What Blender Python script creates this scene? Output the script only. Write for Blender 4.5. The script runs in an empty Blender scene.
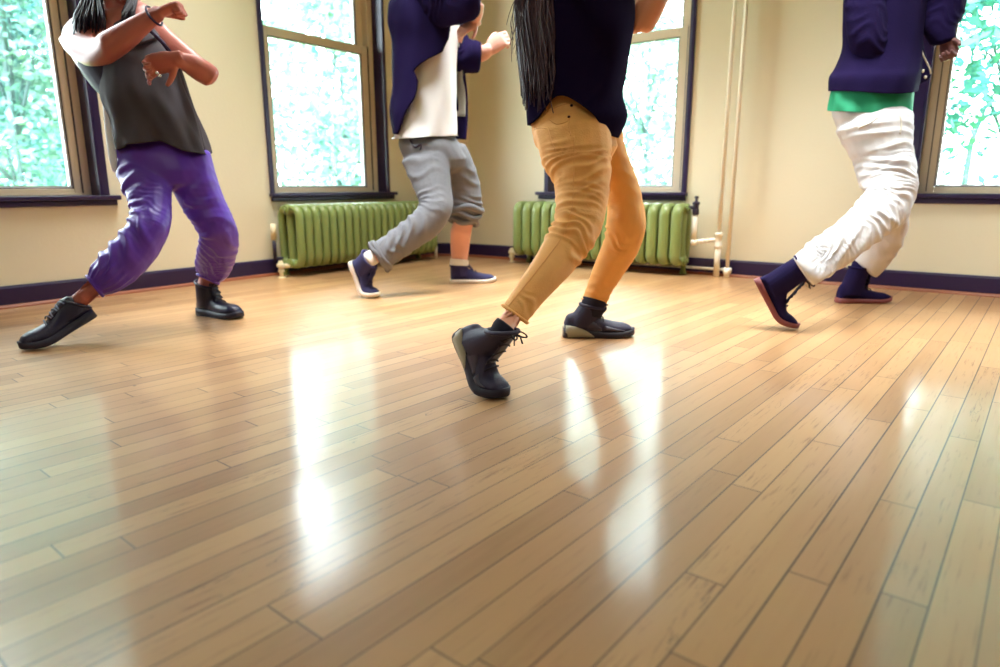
import bpy, bmesh, math, random
import numpy as np
from mathutils import Vector, Matrix
from mathutils.bvhtree import BVHTree

sc = bpy.context.scene
COL = sc.collection
random.seed(7)

# ------------------------------------------------------------------ camera
CH = 0.58                       # eye height above the floor
K = CH / 0.65                   # all depths below are written for an eye height of 0.65
FPX, PITCH, YAW, ROLL = 666.66, math.radians(12.523), math.radians(36.429), math.radians(0.0986)
XL = -6.62390 * CH              # left window wall
YR = 7.53153 * CH               # right window wall
cam_d = bpy.data.cameras.new('camera')
cam = bpy.data.objects.new('camera', cam_d)
COL.objects.link(cam)
cam_d.sensor_width = 36.0
cam_d.lens = FPX * 36.0 / 1000.0
cam_d.clip_start = 0.02
cam.matrix_world = (Matrix.Translation((0, 0, CH)) @ Matrix.Rotation(YAW, 4, 'Z')
                    @ Matrix.Rotation(math.pi / 2 - PITCH, 4, 'X') @ Matrix.Rotation(-ROLL, 4, 'Z'))
cam_d.dof.use_dof = True
cam_d.dof.focus_distance = 2.05
cam_d.dof.aperture_fstop = 2.2
sc.camera = cam

# ------------------------------------------------------------------ light and exposure
sc.view_settings.view_transform = 'Standard'
sc.view_settings.look = 'None'
sc.view_settings.exposure = 0.15
sc.view_settings.gamma = 1.0
sc.view_settings.use_curve_mapping = False
sc.cycles.use_denoising = True
sc.cycles.max_bounces = 10
sc.cycles.diffuse_bounces = 5
sc.cycles.glossy_bounces = 4
sc.cycles.transparent_max_bounces = 12
sc.cycles.sample_clamp_indirect = 6.0
sc.cycles.caustics_reflective = False
sc.cycles.caustics_refractive = False

world = bpy.data.worlds.new('sky')
sc.world = world
world.use_nodes = True
bg = world.node_tree.nodes['Background']
bg.inputs[0].default_value = (0.90, 0.97, 1.0, 1)
bg.inputs[1].default_value = 21.0


def lamp(name, kind, loc, aim, energy, color, **kw):
    d = bpy.data.lights.new(name, kind)
    d.energy = energy
    d.color = color
    for a, b in kw.items():
        setattr(d, a, b)
    o = bpy.data.objects.new(name, d)
    COL.objects.link(o)
    o.location = loc
    o.rotation_euler = (Vector(aim) - Vector(loc)).to_track_quat('-Z', 'Y').to_euler()
    return o


lamp('sun', 'SUN', (6, -8, 12), (0, 0, 0), 4.0, (1.0, 0.95, 0.86), angle=0.02)
ROOM_TOP = 3.05
FILL_LAMPS = [(-2.9, 2.1, 30, 75), (-2.1, 3.2, 30, 75), (-0.7, 3.2, 26, 75), (0.7, 3.0, 20, 75), (-0.6, -1.2, 26, 180)]  # fill lamps added overhead, out of view, to brighten the far floor and figures
for i, (lx, ly, lw, ls) in enumerate(FILL_LAMPS):
    lamp('added_fill_lamp', 'AREA', (lx, ly, ROOM_TOP - 0.13), (lx, ly, 0), lw, (0.97, 1.0, 0.95),
         shape='RECTANGLE', size=1.2, size_y=0.5, spread=math.radians(ls))

# ------------------------------------------------------------------ helpers
def C(r, g, b):
    f = lambda v: ((v / 255) / 12.92 if v <= 10.3 else (((v / 255) + 0.055) / 1.055) ** 2.4)
    return (f(r), f(g), f(b), 1.0)


_cy, _sy = math.cos(YAW), math.sin(YAW)


def ray(x, y):
    ux, uy = x - 500.0, y - 333.5
    c, s = math.cos(ROLL), math.sin(ROLL)
    a = (c * ux - s * uy) / FPX
    b = -(s * ux + c * uy) / FPX
    cp, sp = math.cos(PITCH), math.sin(PITCH)
    w = (a, cp + b * sp, -sp + b * cp)
    return Vector((w[0] * _cy - w[1] * _sy, w[0] * _sy + w[1] * _cy, w[2]))


CAM = Vector((0, 0, CH))
RIGHT = Vector((_cy, _sy, 0))            # image right, level
AWAY = Vector((-_sy, _cy, 0))            # straight ahead, level
UP = Vector((0, 0, 1))


def U(x, y, d):
    return CAM + ray(x, y) * (d * K)


def ground(x, y, z=0.0):
    r = ray(x, y)
    return CAM + r * ((z - CH) / r.z)


def gdepth(x, y):
    return -CH / ray(x, y).z / K


def mat(name, color, rough=0.6, metal=0.0, spec=0.5, bump=None, var=None, sheen=0.0, coat=0.0):
    """bump = (scale, strength, stretch); var = (scale, amount) mild colour variation of the thing itself"""
    m = bpy.data.materials.new(name)
    m.use_nodes = True
    nt = m.node_tree
    b = nt.nodes['Principled BSDF']
    b.inputs['Base Color'].default_value = color
    b.inputs['Roughness'].default_value = rough
    b.inputs['Metallic'].default_value = metal
    b.inputs['Specular IOR Level'].default_value = spec
    if sheen:
        b.inputs['Sheen Weight'].default_value = sheen
        b.inputs['Sheen Roughness'].default_value = 0.4
    if coat:
        b.inputs['Coat Weight'].default_value = coat
    tc = nt.nodes.new('ShaderNodeTexCoord')
    if var:
        n = nt.nodes.new('ShaderNodeTexNoise')
        n.inputs['Scale'].default_value = var[0]
        n.inputs['Detail'].default_value = 4
        nt.links.new(tc.outputs['Object'], n.inputs['Vector'])
        mx = nt.nodes.new('ShaderNodeMix')
        mx.data_type = 'RGBA'
        lo = tuple(max(0, c * (1 - var[1])) for c in color[:3]) + (1,)
        hi = tuple(min(1, c * (1 + var[1])) for c in color[:3]) + (1,)
        mx.inputs[6].default_value = lo
        mx.inputs[7].default_value = hi
        nt.links.new(n.outputs['Fac'], mx.inputs[0])
        nt.links.new(mx.outputs[2], b.inputs['Base Color'])
    if bump:
        n = nt.nodes.new('ShaderNodeTexNoise')
        n.inputs['Scale'].default_value = bump[0]
        n.inputs['Detail'].default_value = 5
        if len(bump) > 2:
            mp = nt.nodes.new('ShaderNodeMapping')
            mp.inputs['Scale'].default_value = bump[2]
            nt.links.new(tc.outputs['Object'], mp.inputs['Vector'])
            nt.links.new(mp.outputs['Vector'], n.inputs['Vector'])
        else:
            nt.links.new(tc.outputs['Object'], n.inputs['Vector'])
        bp = nt.nodes.new('ShaderNodeBump')
        bp.inputs['Strength'].default_value = bump[1]
        bp.inputs['Distance'].default_value = 0.01
        nt.links.new(n.outputs['Fac'], bp.inputs['Height'])
        nt.links.new(bp.outputs['Normal'], b.inputs['Normal'])
    return m


class MB:
    """collects verts and faces for one mesh"""
    def __init__(self):
        self.v, self.f = [], []

    def add(self, v, f):
        o = len(self.v)
        self.v += [Vector(p) for p in v]
        self.f += [tuple(i + o for i in q) for q in f]
        return self

    def box(self, p0, p1):
        x0, y0, z0 = p0
        x1, y1, z1 = p1
        x0, x1 = min(x0, x1), max(x0, x1)
        y0, y1 = min(y0, y1), max(y0, y1)
        z0, z1 = min(z0, z1), max(z0, z1)
        return self.add([(x0, y0, z0), (x1, y0, z0), (x1, y1, z0), (x0, y1, z0),
                         (x0, y0, z1), (x1, y0, z1), (x1, y1, z1), (x0, y1, z1)],
                        [(0, 3, 2, 1), (4, 5, 6, 7), (0, 1, 5, 4), (1, 2, 6, 5), (2, 3, 7, 6), (3, 0, 4, 7)])

    def rings(self, rings, cap=True, closed=False):
        n = len(rings[0])
        v = [p for r in rings for p in r]
        f = []
        m = len(rings)
        for i in range(m if closed else m - 1):
            a, b = i * n, ((i + 1) % m) * n
            for j in range(n):
                k = (j + 1) % n
                f.append((a + j, a + k, b + k, b + j))
        if cap and not closed:
            f.append(tuple(range(n - 1, -1, -1)))
            f.append(tuple((m - 1) * n + j for j in range(n)))
        return self.add(v, f)

    def tube(self, pts, rad, seg=8, cap=True, closed=False, flat=None):
        pts = [Vector(p) for p in pts]
        n = len(pts)
        rad = rad if isinstance(rad, (list, tuple)) else [rad] * n
        rings = []
        ref = None
        for i, p in enumerate(pts):
            if closed:
                t = pts[(i + 1) % n] - pts[i - 1]
            else:
                t = pts[min(i + 1, n - 1)] - pts[max(i - 1, 0)]
            t.normalize()
            if ref is None:
                ref = Vector((0, 0, 1)) if abs(t.z) < 0.9 else Vector((1, 0, 0))
            s = (ref - t * ref.dot(t)).normalized()
            ref = s
            b = t.cross(s)
            r = rad[i]
            fl = flat if flat else 1.0
            rings.append([p + s * (r * math.cos(a)) + b * (r * fl * math.sin(a))
                          for a in [2 * math.pi * j / seg for j in range(seg)]])
        return self.rings(rings, cap, closed)

    def ellipsoid(self, c, ax, ay, az, nu=16, nv=10):
        c = Vector(c)
        rr = []
        for i in range(1, nv):
            ph = math.pi * i / nv
            rr.append([c + ax * (math.sin(ph) * math.cos(t)) + ay * (math.sin(ph) * math.sin(t)) - az * math.cos(ph)
                       for t in [2 * math.pi * j / nu for j in range(nu)]])
        return self.rings(rr, True)

    def lathe(self, c, prof, axis=Vector((0, 0, 1)), seg=16):
        axis = Vector(axis).normalized()
        s = axis.orthogonal().normalized()
        b = axis.cross(s)
        c = Vector(c)
        return self.rings([[c + axis * h + (s * math.cos(a) + b * math.sin(a)) * max(r, 1e-4)
                            for a in [2 * math.pi * j / seg for j in range(seg)]] for r, h in prof], True)

    def mesh(self, name):
        me = bpy.data.meshes.new(name)
        me.from_pydata([tuple(p) for p in self.v], [], self.f)
        me.update()
        return me


def link(name, me, material, parent=None, smooth=True, base=None):
    """link one mesh object; world-space verts are moved so that the origin sits at base (or at the parent's)"""
    o = bpy.data.objects.new(name, me)
    COL.objects.link(o)
    if material is not None:
        me.materials.clear()
        me.materials.append(material)
    me.polygons.foreach_set('use_smooth', [smooth] * len(me.polygons))
    if parent is not None:
        o.parent = parent
        me.transform(Matrix.Translation(-world_loc(parent)))
    elif base is not None:
        me.transform(Matrix.Translation(-Vector(base)))
        o.location = base
    me.update()
    return o


def world_loc(o):
    p = Vector(o.location)
    while o.parent is not None:
        o = o.parent
        p = p + Vector(o.location)
    return p


def bevel(o, w=0.004, seg=2):
    b = o.modifiers.new('bevel', 'BEVEL')
    b.width = w
    b.segments = seg
    b.limit_method = 'ANGLE'
    return o


def empty(name, loc):
    o = bpy.data.objects.new(name, None)
    COL.objects.link(o)
    o.location = loc
    o.empty_display_size = 0.1
    return o


def tag(o, label=None, cat=None, group=None, kind=None):
    if label:
        o['label'] = label
    if cat:
        o['category'] = cat
    if group:
        o['group'] = group
    if kind:
        o['kind'] = kind
    return o


def remesh(mb, voxel, smooth=4, extra=None):
    me = mb.mesh('tmp')
    bm = bmesh.new()
    bm.from_mesh(me)
    bmesh.ops.recalc_face_normals(bm, faces=bm.faces)
    bm.to_mesh(me)
    bm.free()
    o = bpy.data.objects.new('tmp', me)
    COL.objects.link(o)
    r = o.modifiers.new('r', 'REMESH')
    r.mode = 'VOXEL'
    r.voxel_size = voxel
    if smooth:
        s = o.modifiers.new('s', 'SMOOTH')
        s.factor = 0.5
        s.iterations = smooth
    dg = bpy.context.evaluated_depsgraph_get()
    out = bpy.data.meshes.new_from_object(o.evaluated_get(dg))
    bpy.data.objects.remove(o)
    bpy.data.meshes.remove(me)
    return out


def mesh_np(me):
    n = len(me.vertices)
    co = np.empty(n * 3)
    me.vertices.foreach_get('co', co)
    no = np.empty(n * 3)
    me.vertices.foreach_get('normal', no)
    return co.reshape(-1, 3), no.reshape(-1, 3)


def catmull(P, t):
    """P: list of numpy vectors; t in 0..len-1"""
    n = len(P)
    i = min(int(t), n - 2)
    u = t - i
    p0, p1, p2, p3 = P[max(i - 1, 0)], P[i], P[i + 1], P[min(i + 2, n - 1)]
    m1 = (p2 - p0) * 0.5
    m2 = (p3 - p1) * 0.5
    return ((2 * u**3 - 3 * u**2 + 1) * p1 + (u**3 - 2 * u**2 + u) * m1 + (-2 * u**3 + 3 * u**2) * p2 + (u**3 - u**2) * m2)


class Limb:
    """A tapering limb or garment tube through real 3-D sections.
    sections: (x, y, half_width, depth[, depth_ratio]) seen from the front, half width square to the limb's own axis,
    or ('p', xl, yl, xr, yr, depth[, ratio]) by its two edges."""
    def __init__(self, secs, n=8, ratio=0.9, scale=1.0):
        cs = []
        for s in secs:
            if s[0] == 'p':
                cs.append(((s[1] + s[3]) / 2, (s[2] + s[4]) / 2))
            else:
                cs.append((s[0], s[1]))
        rows = []
        for i, s in enumerate(secs):
            if s[0] == 'p':
                d = s[5]
                r = s[6] if len(s) > 6 else ratio
                a, b = U(s[1], s[2], d), U(s[3], s[4], d)
                c, S = (a + b) / 2, (b - a) / 2
            else:
                d = s[3]
                r = s[4] if len(s) > 4 else ratio
                p, q = cs[max(i - 1, 0)], cs[min(i + 1, len(cs) - 1)]
                tx, ty = q[0] - p[0], q[1] - p[1]
                L = math.hypot(tx, ty) or 1
                tx, ty = tx / L, ty / L
                c = U(s[0], s[1], d)
                S = U(s[0] + ty * s[2], s[1] - tx * s[2], d) - c
                if ty < 0:
                    pass
            rows.append(np.array([*c, *(S * scale), r]))
        # keep the side vector on one side
        for i in range(1, len(rows)):
            if np.dot(rows[i][3:6], rows[i - 1][3:6]) < 0:
                rows[i][3:6] *= -1
        m = (len(rows) - 1) * n + 1
        self.R = np.array([catmull(rows, i / n) for i in range(m)])
        self.c = self.R[:, :3]
        self.S = self.R[:, 3:6]
        self.rad = np.linalg.norm(self.S, axis=1)
        v = self.c - np.array(CAM)
        Sn = self.S / self.rad[:, None]
        v = v - Sn * (v * Sn).sum(1)[:, None]
        self.D = v / np.linalg.norm(v, axis=1)[:, None]      # away from the viewer
        self.Sn = Sn
        self.rr = self.R[:, 6]
        seg = np.linalg.norm(np.diff(self.c, axis=0), axis=1)
        self.s = np.concatenate([[0], np.cumsum(seg)])

    def ring(self, i, seg, grow=1.0, e=1.0):
        out = []
        for j in range(seg):
            a = 2 * math.pi * j / seg
            ca, sa = math.cos(a), math.sin(a)
            if e != 1.0:
                ca = math.copysign(abs(ca) ** e, ca)
                sa = math.copysign(abs(sa) ** e, sa)
            out.append(Vector(self.c[i] + (self.S[i] * ca - self.D[i] * self.rad[i] * self.rr[i] * sa) * grow))
        return out

    def loft(self, mb, seg=20, round0=0.5, round1=0.5, e=1.0):
        rings = []
        n = len(self.c)
        t0 = self.c[0] - self.c[1]
        t0 = t0 / np.linalg.norm(t0)
        t1 = self.c[-1] - self.c[-2]
        t1 = t1 / np.linalg.norm(t1)
        if round0:
            for k in (0.15, 0.45, 0.75):
                off = t0 * self.rad[0] * round0 * math.cos(math.asin(k))
                rings.append([p + Vector(off) for p in self.ring(0, seg, k, e)])
        for i in range(n):
            rings.append(self.ring(i, seg, 1, e))
        if round1:
            for k in (0.75, 0.45, 0.15):
                off = t1 * self.rad[-1] * round1 * math.cos(math.asin(k))
                rings.append([p + Vector(off) for p in self.ring(n - 1, seg, k, e)])
        mb.rings(rings)
        return self

    def at(self, t):
        i = min(max(int(round(t * (len(self.c) - 1))), 0), len(self.c) - 1)
        return Vector(self.c[i])


def wob(x, y, seed):
    r = np.random.RandomState(seed)
    o = np.zeros_like(x)
    for _ in range(5):
        a, b, c = r.uniform(-1, 1), r.uniform(-1, 1), r.uniform(0, 6.28)
        o += np.sin(a * x * 2 + b * y * 2 + c)
    return o / 2.6


def folds(me, limbs, specs):
    """press cloth folds into a garment mesh.
    spec: limb, s0, s1 (fraction of its length), wavelength, slant, amplitude, angle, angular width, seed
    angle 90 faces the viewer's side, 0 image right, 180 image left"""
    co, no = mesh_np(me)
    best = np.full(len(co), 1e9)
    li = np.zeros(len(co), int)
    si = np.zeros(len(co), int)
    for k, L in enumerate(limbs):
        d = np.linalg.norm(co[:, None, :] - L.c[None], axis=2) / L.rad[None]
        j = d.argmin(1)
        dm = d[np.arange(len(co)), j]
        m = dm < best
        best[m] = dm[m]
        li[m] = k
        si[m] = j[m]
    out = co.copy()
    for (k, s0, s1, lam, slant, amp, ang, angw, seed) in specs:
        L = limbs[k]
        m = np.where(li == k)[0]
        if not len(m):
            continue
        j = si[m]
        rel = co[m] - L.c[j]
        T = np.gradient(L.c, axis=0)
        T = T / np.linalg.norm(T, axis=1)[:, None]
        s = L.s[j] + (rel * T[j]).sum(1)
        th = np.arctan2(-(rel * L.D[j]).sum(1), (rel * L.Sn[j]).sum(1))
        f = s / L.s[-1]
        w = np.clip((f - s0) / max((s1 - s0) * 0.25, 1e-3), 0, 1) * np.clip((s1 - f) / max((s1 - s0) * 0.25, 1e-3), 0, 1)
        w = w * w * (3 - 2 * w)
        a0 = math.radians(ang)
        dth = np.arctan2(np.sin(th - a0), np.cos(th - a0))
        aw = np.exp(-(dth / math.radians(angw)) ** 2)
        ph = s / lam + slant * dth + 0.55 * wob(s / lam * 0.8, dth * 1.6, seed)
        mod = 0.65 + 0.35 * wob(s / lam * 0.55, dth * 2.2, seed + 50)
        p = (0.5 + 0.5 * np.cos(2 * np.pi * ph)) ** 1.7 - 0.36
        out[m] += no[m] * (amp * w * aw * p * mod)[:, None]
    me.vertices.foreach_set('co', out.ravel())
    me.update()


def bvh_of(me, base=Vector((0, 0, 0))):
    return BVHTree.FromPolygons([tuple(v.co + base) for v in me.vertices], [tuple(p.vertices) for p in me.polygons])


def snap(bvh, pts, lift=0.001, sub=6):
    """lay a seam over a garment: points found on its surface from the viewer's side"""
    out = []
    P = [np.array(p, float) for p in pts]
    for i in range((len(P) - 1) * sub + 1):
        x, y = catmull(P, i / sub)
        r = ray(x, y).normalized()
        h = bvh.ray_cast(CAM, r)
        if h[0] is not None:
            out.append(h[0] - r * lift)
    return out


# ------------------------------------------------------------------ materials
M = {}
M['wall'] = mat('plaster_cream', C(222, 214, 190), 0.75, bump=(60, 0.08), var=(1.5, 0.03))
M['back_wall'] = mat('plaster_brown', C(186, 172, 150), 0.8)
M['ceiling'] = mat('ceiling_white', C(232, 228, 215), 0.8)
M['dark_wood'] = mat('dark_painted_wood', C(34, 18, 62), 0.35, bump=(30, 0.06))
M['quarter'] = mat('red_brown_wood', C(140, 78, 52), 0.4)
M['frame'] = mat('tan_window_frame', C(216, 200, 176), 0.45)
M['gasket'] = mat('grey_gasket', C(70, 66, 72), 0.6)
M['bead'] = mat('pale_bead', C(225, 230, 235), 0.4)
M['rad'] = mat('green_enamel', C(124, 140, 80), 0.38, bump=(40, 0.10), var=(3, 0.06))
M['cream_metal'] = mat('cream_painted_metal', C(226, 214, 180), 0.45)
M['white_pipe'] = mat('white_painted_pipe', C(246, 242, 230), 0.45)
M['black_metal'] = mat('black_metal', C(34, 24, 50), 0.4)
M['lawn'] = mat('lawn', C(150, 175, 120), 0.9, var=(0.5, 0.2))


def glass_mat():
    m = bpy.data.materials.new('window_glass')
    m.use_nodes = True
    nt = m.node_tree
    nt.nodes.clear()
    out = nt.nodes.new('ShaderNodeOutputMaterial')
    mx = nt.nodes.new('ShaderNodeMixShader')
    tr = nt.nodes.new('ShaderNodeBsdfTransparent')
    tr.inputs[0].default_value = (0.95, 0.99, 0.99, 1)
    gl = nt.nodes.new('ShaderNodeBsdfGlossy')
    gl.inputs['Roughness'].default_value = 0.02
    fr = nt.nodes.new('ShaderNodeFresnel')
    fr.inputs[0].default_value = 1.3
    nt.links.new(fr.outputs[0], mx.inputs[0])
    nt.links.new(tr.outputs[0], mx.inputs[1])
    nt.links.new(gl.outputs[0], mx.inputs[2])
    nt.links.new(mx.outputs[0], out.inputs[0])
    return m


M['glass'] = glass_mat()


def floor_mat():
    m = bpy.data.materials.new('maple_strip_floor')
    m.use_nodes = True
    nt = m.node_tree
    N, Lk = nt.nodes, nt.links
    b = N['Principled BSDF']
    tc = N.new('ShaderNodeTexCoord')
    mp = N.new('ShaderNodeMapping')
    mp.inputs['Rotation'].default_value = (0, 0, math.radians(2.9))
    Lk.new(tc.outputs['Object'], mp.inputs['Vector'])
    sep = N.new('ShaderNodeSeparateXYZ')
    Lk.new(mp.outputs['Vector'], sep.inputs[0])

    def math_(op, a, c=None, d=None):
        n = N.new('ShaderNodeMath')
        n.operation = op
        for i, v in enumerate((a, c, d)):
            if v is None:
                continue
            if isinstance(v, (int, float)):
                n.inputs[i].default_value = v
            else:
                Lk.new(v, n.inputs[i])
        return n.outputs[0]

    def wn(x, y=None):
        n = N.new('ShaderNodeTexWhiteNoise')
        n.noise_dimensions = '2D'
        c = N.new('ShaderNodeCombineXYZ')
        Lk.new(x, c.inputs[0])
        if y is not None:
            Lk.new(y, c.inputs[1])
        Lk.new(c.outputs[0], n.inputs['Vector'])
        return n.outputs['Value']
    W = 0.0605
    u = math_('DIVIDE', sep.outputs[0], W)
    row = math_('FLOOR', u)
    fu = math_('FRACT', u)
    r1 = wn(row)
    ln = math_('MULTIPLY_ADD', wn(math_('ADD', row, 91.3)), 0.55, 0.62)
    v = math_('DIVIDE', math_('MULTIPLY_ADD', r1, 3.7, sep.outputs[1]), ln)
    col = math_('FLOOR', v)
    fv = math_('FRACT', v)
    pid = wn(row, col)
    pid2 = wn(math_('ADD', row, 13.7), col)
    # gaps
    du = math_('MULTIPLY', math_('MINIMUM', fu, math_('SUBTRACT', 1.0, fu)), W)
    dv = math_('MULTIPLY', math_('MINIMUM', fv, math_('SUBTRACT', 1.0, fv)), ln)
    wid = math_('MULTIPLY_ADD', wn(math_('ADD', row, 5.1)), 0.0014, 0.0005)
    gu = math_('LESS_THAN', du, wid)
    gv = math_('LESS_THAN', dv, 0.0014)
    gap = math_('MAXIMUM', gu, gv)
    # grain, stretched along the board
    cb = N.new('ShaderNodeCombineXYZ')
    Lk.new(math_('MULTIPLY', sep.outputs[0], 60.0), cb.inputs[0])
    Lk.new(math_('MULTIPLY_ADD', pid, 40.0, math_('MULTIPLY', sep.outputs[1], 3.0)), cb.inputs[1])
    gr = N.new('ShaderNodeTexNoise')
    gr.inputs['Scale'].default_value = 1.0
    gr.inputs['Detail'].default_value = 5
    gr.inputs['Distortion'].default_value = 0.6
    Lk.new(cb.outputs[0], gr.inputs['Vector'])
    ramp = N.new('ShaderNodeValToRGB')
    e = ramp.color_ramp.elements
    e[0].position = 0.0
    e[0].color = C(152, 108, 68)
    e[1].position = 1.0
    e[1].color = C(194, 152, 106)
    for p_, c_ in ((0.25, C(170, 126, 83)), (0.6, C(182, 138, 94))):
        q = ramp.color_ramp.elements.new(p_)
        q.color = c_
    Lk.new(math_('ADD', math_('MULTIPLY', pid, 0.75), math_('MULTIPLY', gr.outputs['Fac'], 0.3)), ramp.inputs[0])
    # worn brown streaks and blotches in the wood
    bl = N.new('ShaderNodeTexNoise')
    bl.inputs['Scale'].default_value = 2.3
    bl.inputs['Detail'].default_value = 7
    bl.inputs['Roughness'].default_value = 0.65
    Lk.new(cb.outputs[0], bl.inputs['Vector'])
    mr = N.new('ShaderNodeMapRange')
    mr.inputs['From Min'].default_value = 0.565
    mr.inputs['From Max'].default_value = 0.68
    Lk.new(bl.outputs['Fac'], mr.inputs[0])
    mxs = N.new('ShaderNodeMix')
    mxs.data_type = 'RGBA'
    Lk.new(math_('MULTIPLY', mr.outputs[0], math_('MULTIPLY', pid2, 0.9)), mxs.inputs[0])
    Lk.new(ramp.outputs[0], mxs.inputs[6])
    mxs.inputs[7].default_value = C(112, 62, 34)
    vo = N.new('ShaderNodeTexVoronoi')
    vo.inputs['Scale'].default_value = 5.0
    Lk.new(tc.outputs['Object'], vo.inputs['Vector'])
    sc_ = N.new('ShaderNodeSeparateColor')
    Lk.new(vo.outputs['Color'], sc_.inputs[0])
    knot = math_('LESS_THAN', vo.outputs['Distance'], math_('MULTIPLY_ADD', math_('POWER', sc_.outputs[0], 3.0), 0.030, 0.004))
    cc_ = N.new('ShaderNodeCombineXYZ')
    Lk.new(math_('MULTIPLY', sep.outputs[0], 26.0), cc_.inputs[0])
    Lk.new(math_('MULTIPLY', sep.outputs[1], 2.2), cc_.inputs[1])
    ck = N.new('ShaderNodeTexNoise')
    ck.inputs['Scale'].default_value = 1.0
    ck.inputs['Detail'].default_value = 8
    ck.inputs['Distortion'].default_value = 1.2
    Lk.new(cc_.outputs[0], ck.inputs['Vector'])
    crack = math_('MULTIPLY', math_('LESS_THAN', math_('ABSOLUTE', math_('SUBTRACT', ck.outputs['Fac'], 0.42)), 0.003), math_('GREATER_THAN', pid2, 0.86))
    gap = math_('MAXIMUM', gap, math_('MULTIPLY', math_('MAXIMUM', knot, crack), 0.75))
    mg = N.new('ShaderNodeMix')
    mg.data_type = 'RGBA'
    Lk.new(math_('MULTIPLY', gap, 0.95), mg.inputs[0])
    Lk.new(mxs.outputs[2], mg.inputs[6])
    mg.inputs[7].default_value = C(58, 32, 26)
    Lk.new(mg.outputs[2], b.inputs['Base Color'])
    # gloss: varnish with worn patches
    big = N.new('ShaderNodeTexNoise')
    big.inputs['Scale'].default_value = 3.0
    big.inputs['Detail'].default_value = 6
    Lk.new(tc.outputs['Object'], big.inputs['Vector'])
    rr = N.new('ShaderNodeMapRange')
    rr.inputs['To Min'].default_value = 0.42
    rr.inputs['To Max'].default_value = 0.55
    Lk.new(big.outputs['Fac'], rr.inputs[0])
    Lk.new(rr.outputs[0], b.inputs['Roughness'])
    b.inputs['Specular IOR Level'].default_value = 0.5
    b.inputs['IOR'].default_value = 1.65
    b.inputs['Coat Weight'].default_value = 0.6
    b.inputs['Coat IOR'].default_value = 1.55
    rc = N.new('ShaderNodeMapRange')
    rc.inputs['To Min'].default_value = 0.07
    rc.inputs['To Max'].default_value = 0.19
    Lk.new(big.outputs['Fac'], rc.inputs[0])
    Lk.new(rc.outputs[0], b.inputs['Coat Roughness'])
    # each board lies a hair out of level; slight cupping and gaps
    h = math_('ADD', math_('MULTIPLY', gap, -0.6), math_('MULTIPLY', gr.outputs['Fac'], 0.10))
    lv = N.new('ShaderNodeTexNoise')
    lv.inputs['Scale'].default_value = 5.0
    Lk.new(tc.outputs['Object'], lv.inputs['Vector'])
    h = math_('ADD', h, math_('MULTIPLY', lv.outputs['Fac'], 0.9))
    h = math_('ADD', h, math_('MULTIPLY', math_('MULTIPLY', fu, math_('SUBTRACT', pid2, 0.5)), 0.55))
    bp = N.new('ShaderNodeBump')
    bp.inputs['Strength'].default_value = 0.16
    bp.inputs['Distance'].default_value = 0.004
    Lk.new(h, bp.inputs['Height'])
    Lk.new(bp.outputs['Normal'], b.inputs['Normal'])
    Lk.new(bp.outputs['Normal'], b.inputs['Coat Normal'])
    return m


M['floor'] = floor_mat()

# ------------------------------------------------------------------ room shell
XB, YB = 3.2, -2.4              # far ends of the room behind the camera
TH = 0.26
WIN_TOP = 2.66


def st(o):
    return tag(o, kind='structure')


o = st(link('floor', MB().box((XL - 0.02, YB, -0.06), (XB, YR + 0.02, 0)).mesh('floor'), M['floor'], None, False))
o = st(link('ceiling', MB().box((XL, YB, ROOM_TOP), (XB, YR, ROOM_TOP + 0.1)).mesh('ceiling'), M['ceiling'], None, False))
ZS = 0.537 * K                  # underside of the stool
ZO = 0.560 * K                  # bottom of the openings

L_OPEN = [(0.69 * K, 1.847 * K), (3.03 * K, 4.185 * K)]
R_OPEN = [(-3.105 * K, -1.916 * K), (-0.44 * K, 0.75 * K)]


def wall_pieces(a0, a1, openings):
    out = []
    x = a0
    for (u0, u1) in openings:
        out.append((x, u0, 0, ROOM_TOP))
        out.append((u0, u1, 0, ZO))
        out.append((u0, u1, WIN_TOP, ROOM_TOP))
        x = u1
    out.append((x, a1, 0, ROOM_TOP))
    return out


mb = MB()
for (a, b, z0, z1) in wall_pieces(YB, YR + TH, L_OPEN):
    mb.box((XL, a, z0), (XL - TH, b, z1))
st(link('wall_left', mb.mesh('wall_left'), M['wall'], None, False))
mb = MB()
for (a, b, z0, z1) in wall_pieces(XL, XB, R_OPEN):
    mb.box((a, YR, z0), (b, YR + TH, z1))
st(link('wall_right', mb.mesh('wall_right'), M['wall'], None, False))
st(link('wall_back', MB().box((XL, YB, 0), (XB, YB - 0.2, ROOM_TOP)).mesh('wall_back'), M['back_wall'], None, False))
st(link('wall_side', MB().box((XB, YB, 0), (XB + 0.2, YR, ROOM_TOP)).mesh('wall_side'), M['back_wall'], None, False))
# boxed-in chase across the corner
CA = Vector((XL, 4.735 * K, 0))
CB = Vector((-3.951 * K, YR, 0))
mb = MB()
cc = Vector((XL, YR, 0))
v = [CA, CB, cc]
mb.add([p for p in v] + [p + Vector((0, 0, ROOM_TOP)) for p in v],
       [(0, 2, 1), (3, 4, 5), (0, 1, 4, 3), (1, 2, 5, 4), (2, 0, 3, 5)])
st(link('wall_corner', mb.mesh('wall_corner'), M['wall'], None, False))

BBH = 0.116 * K * 1.03


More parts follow.
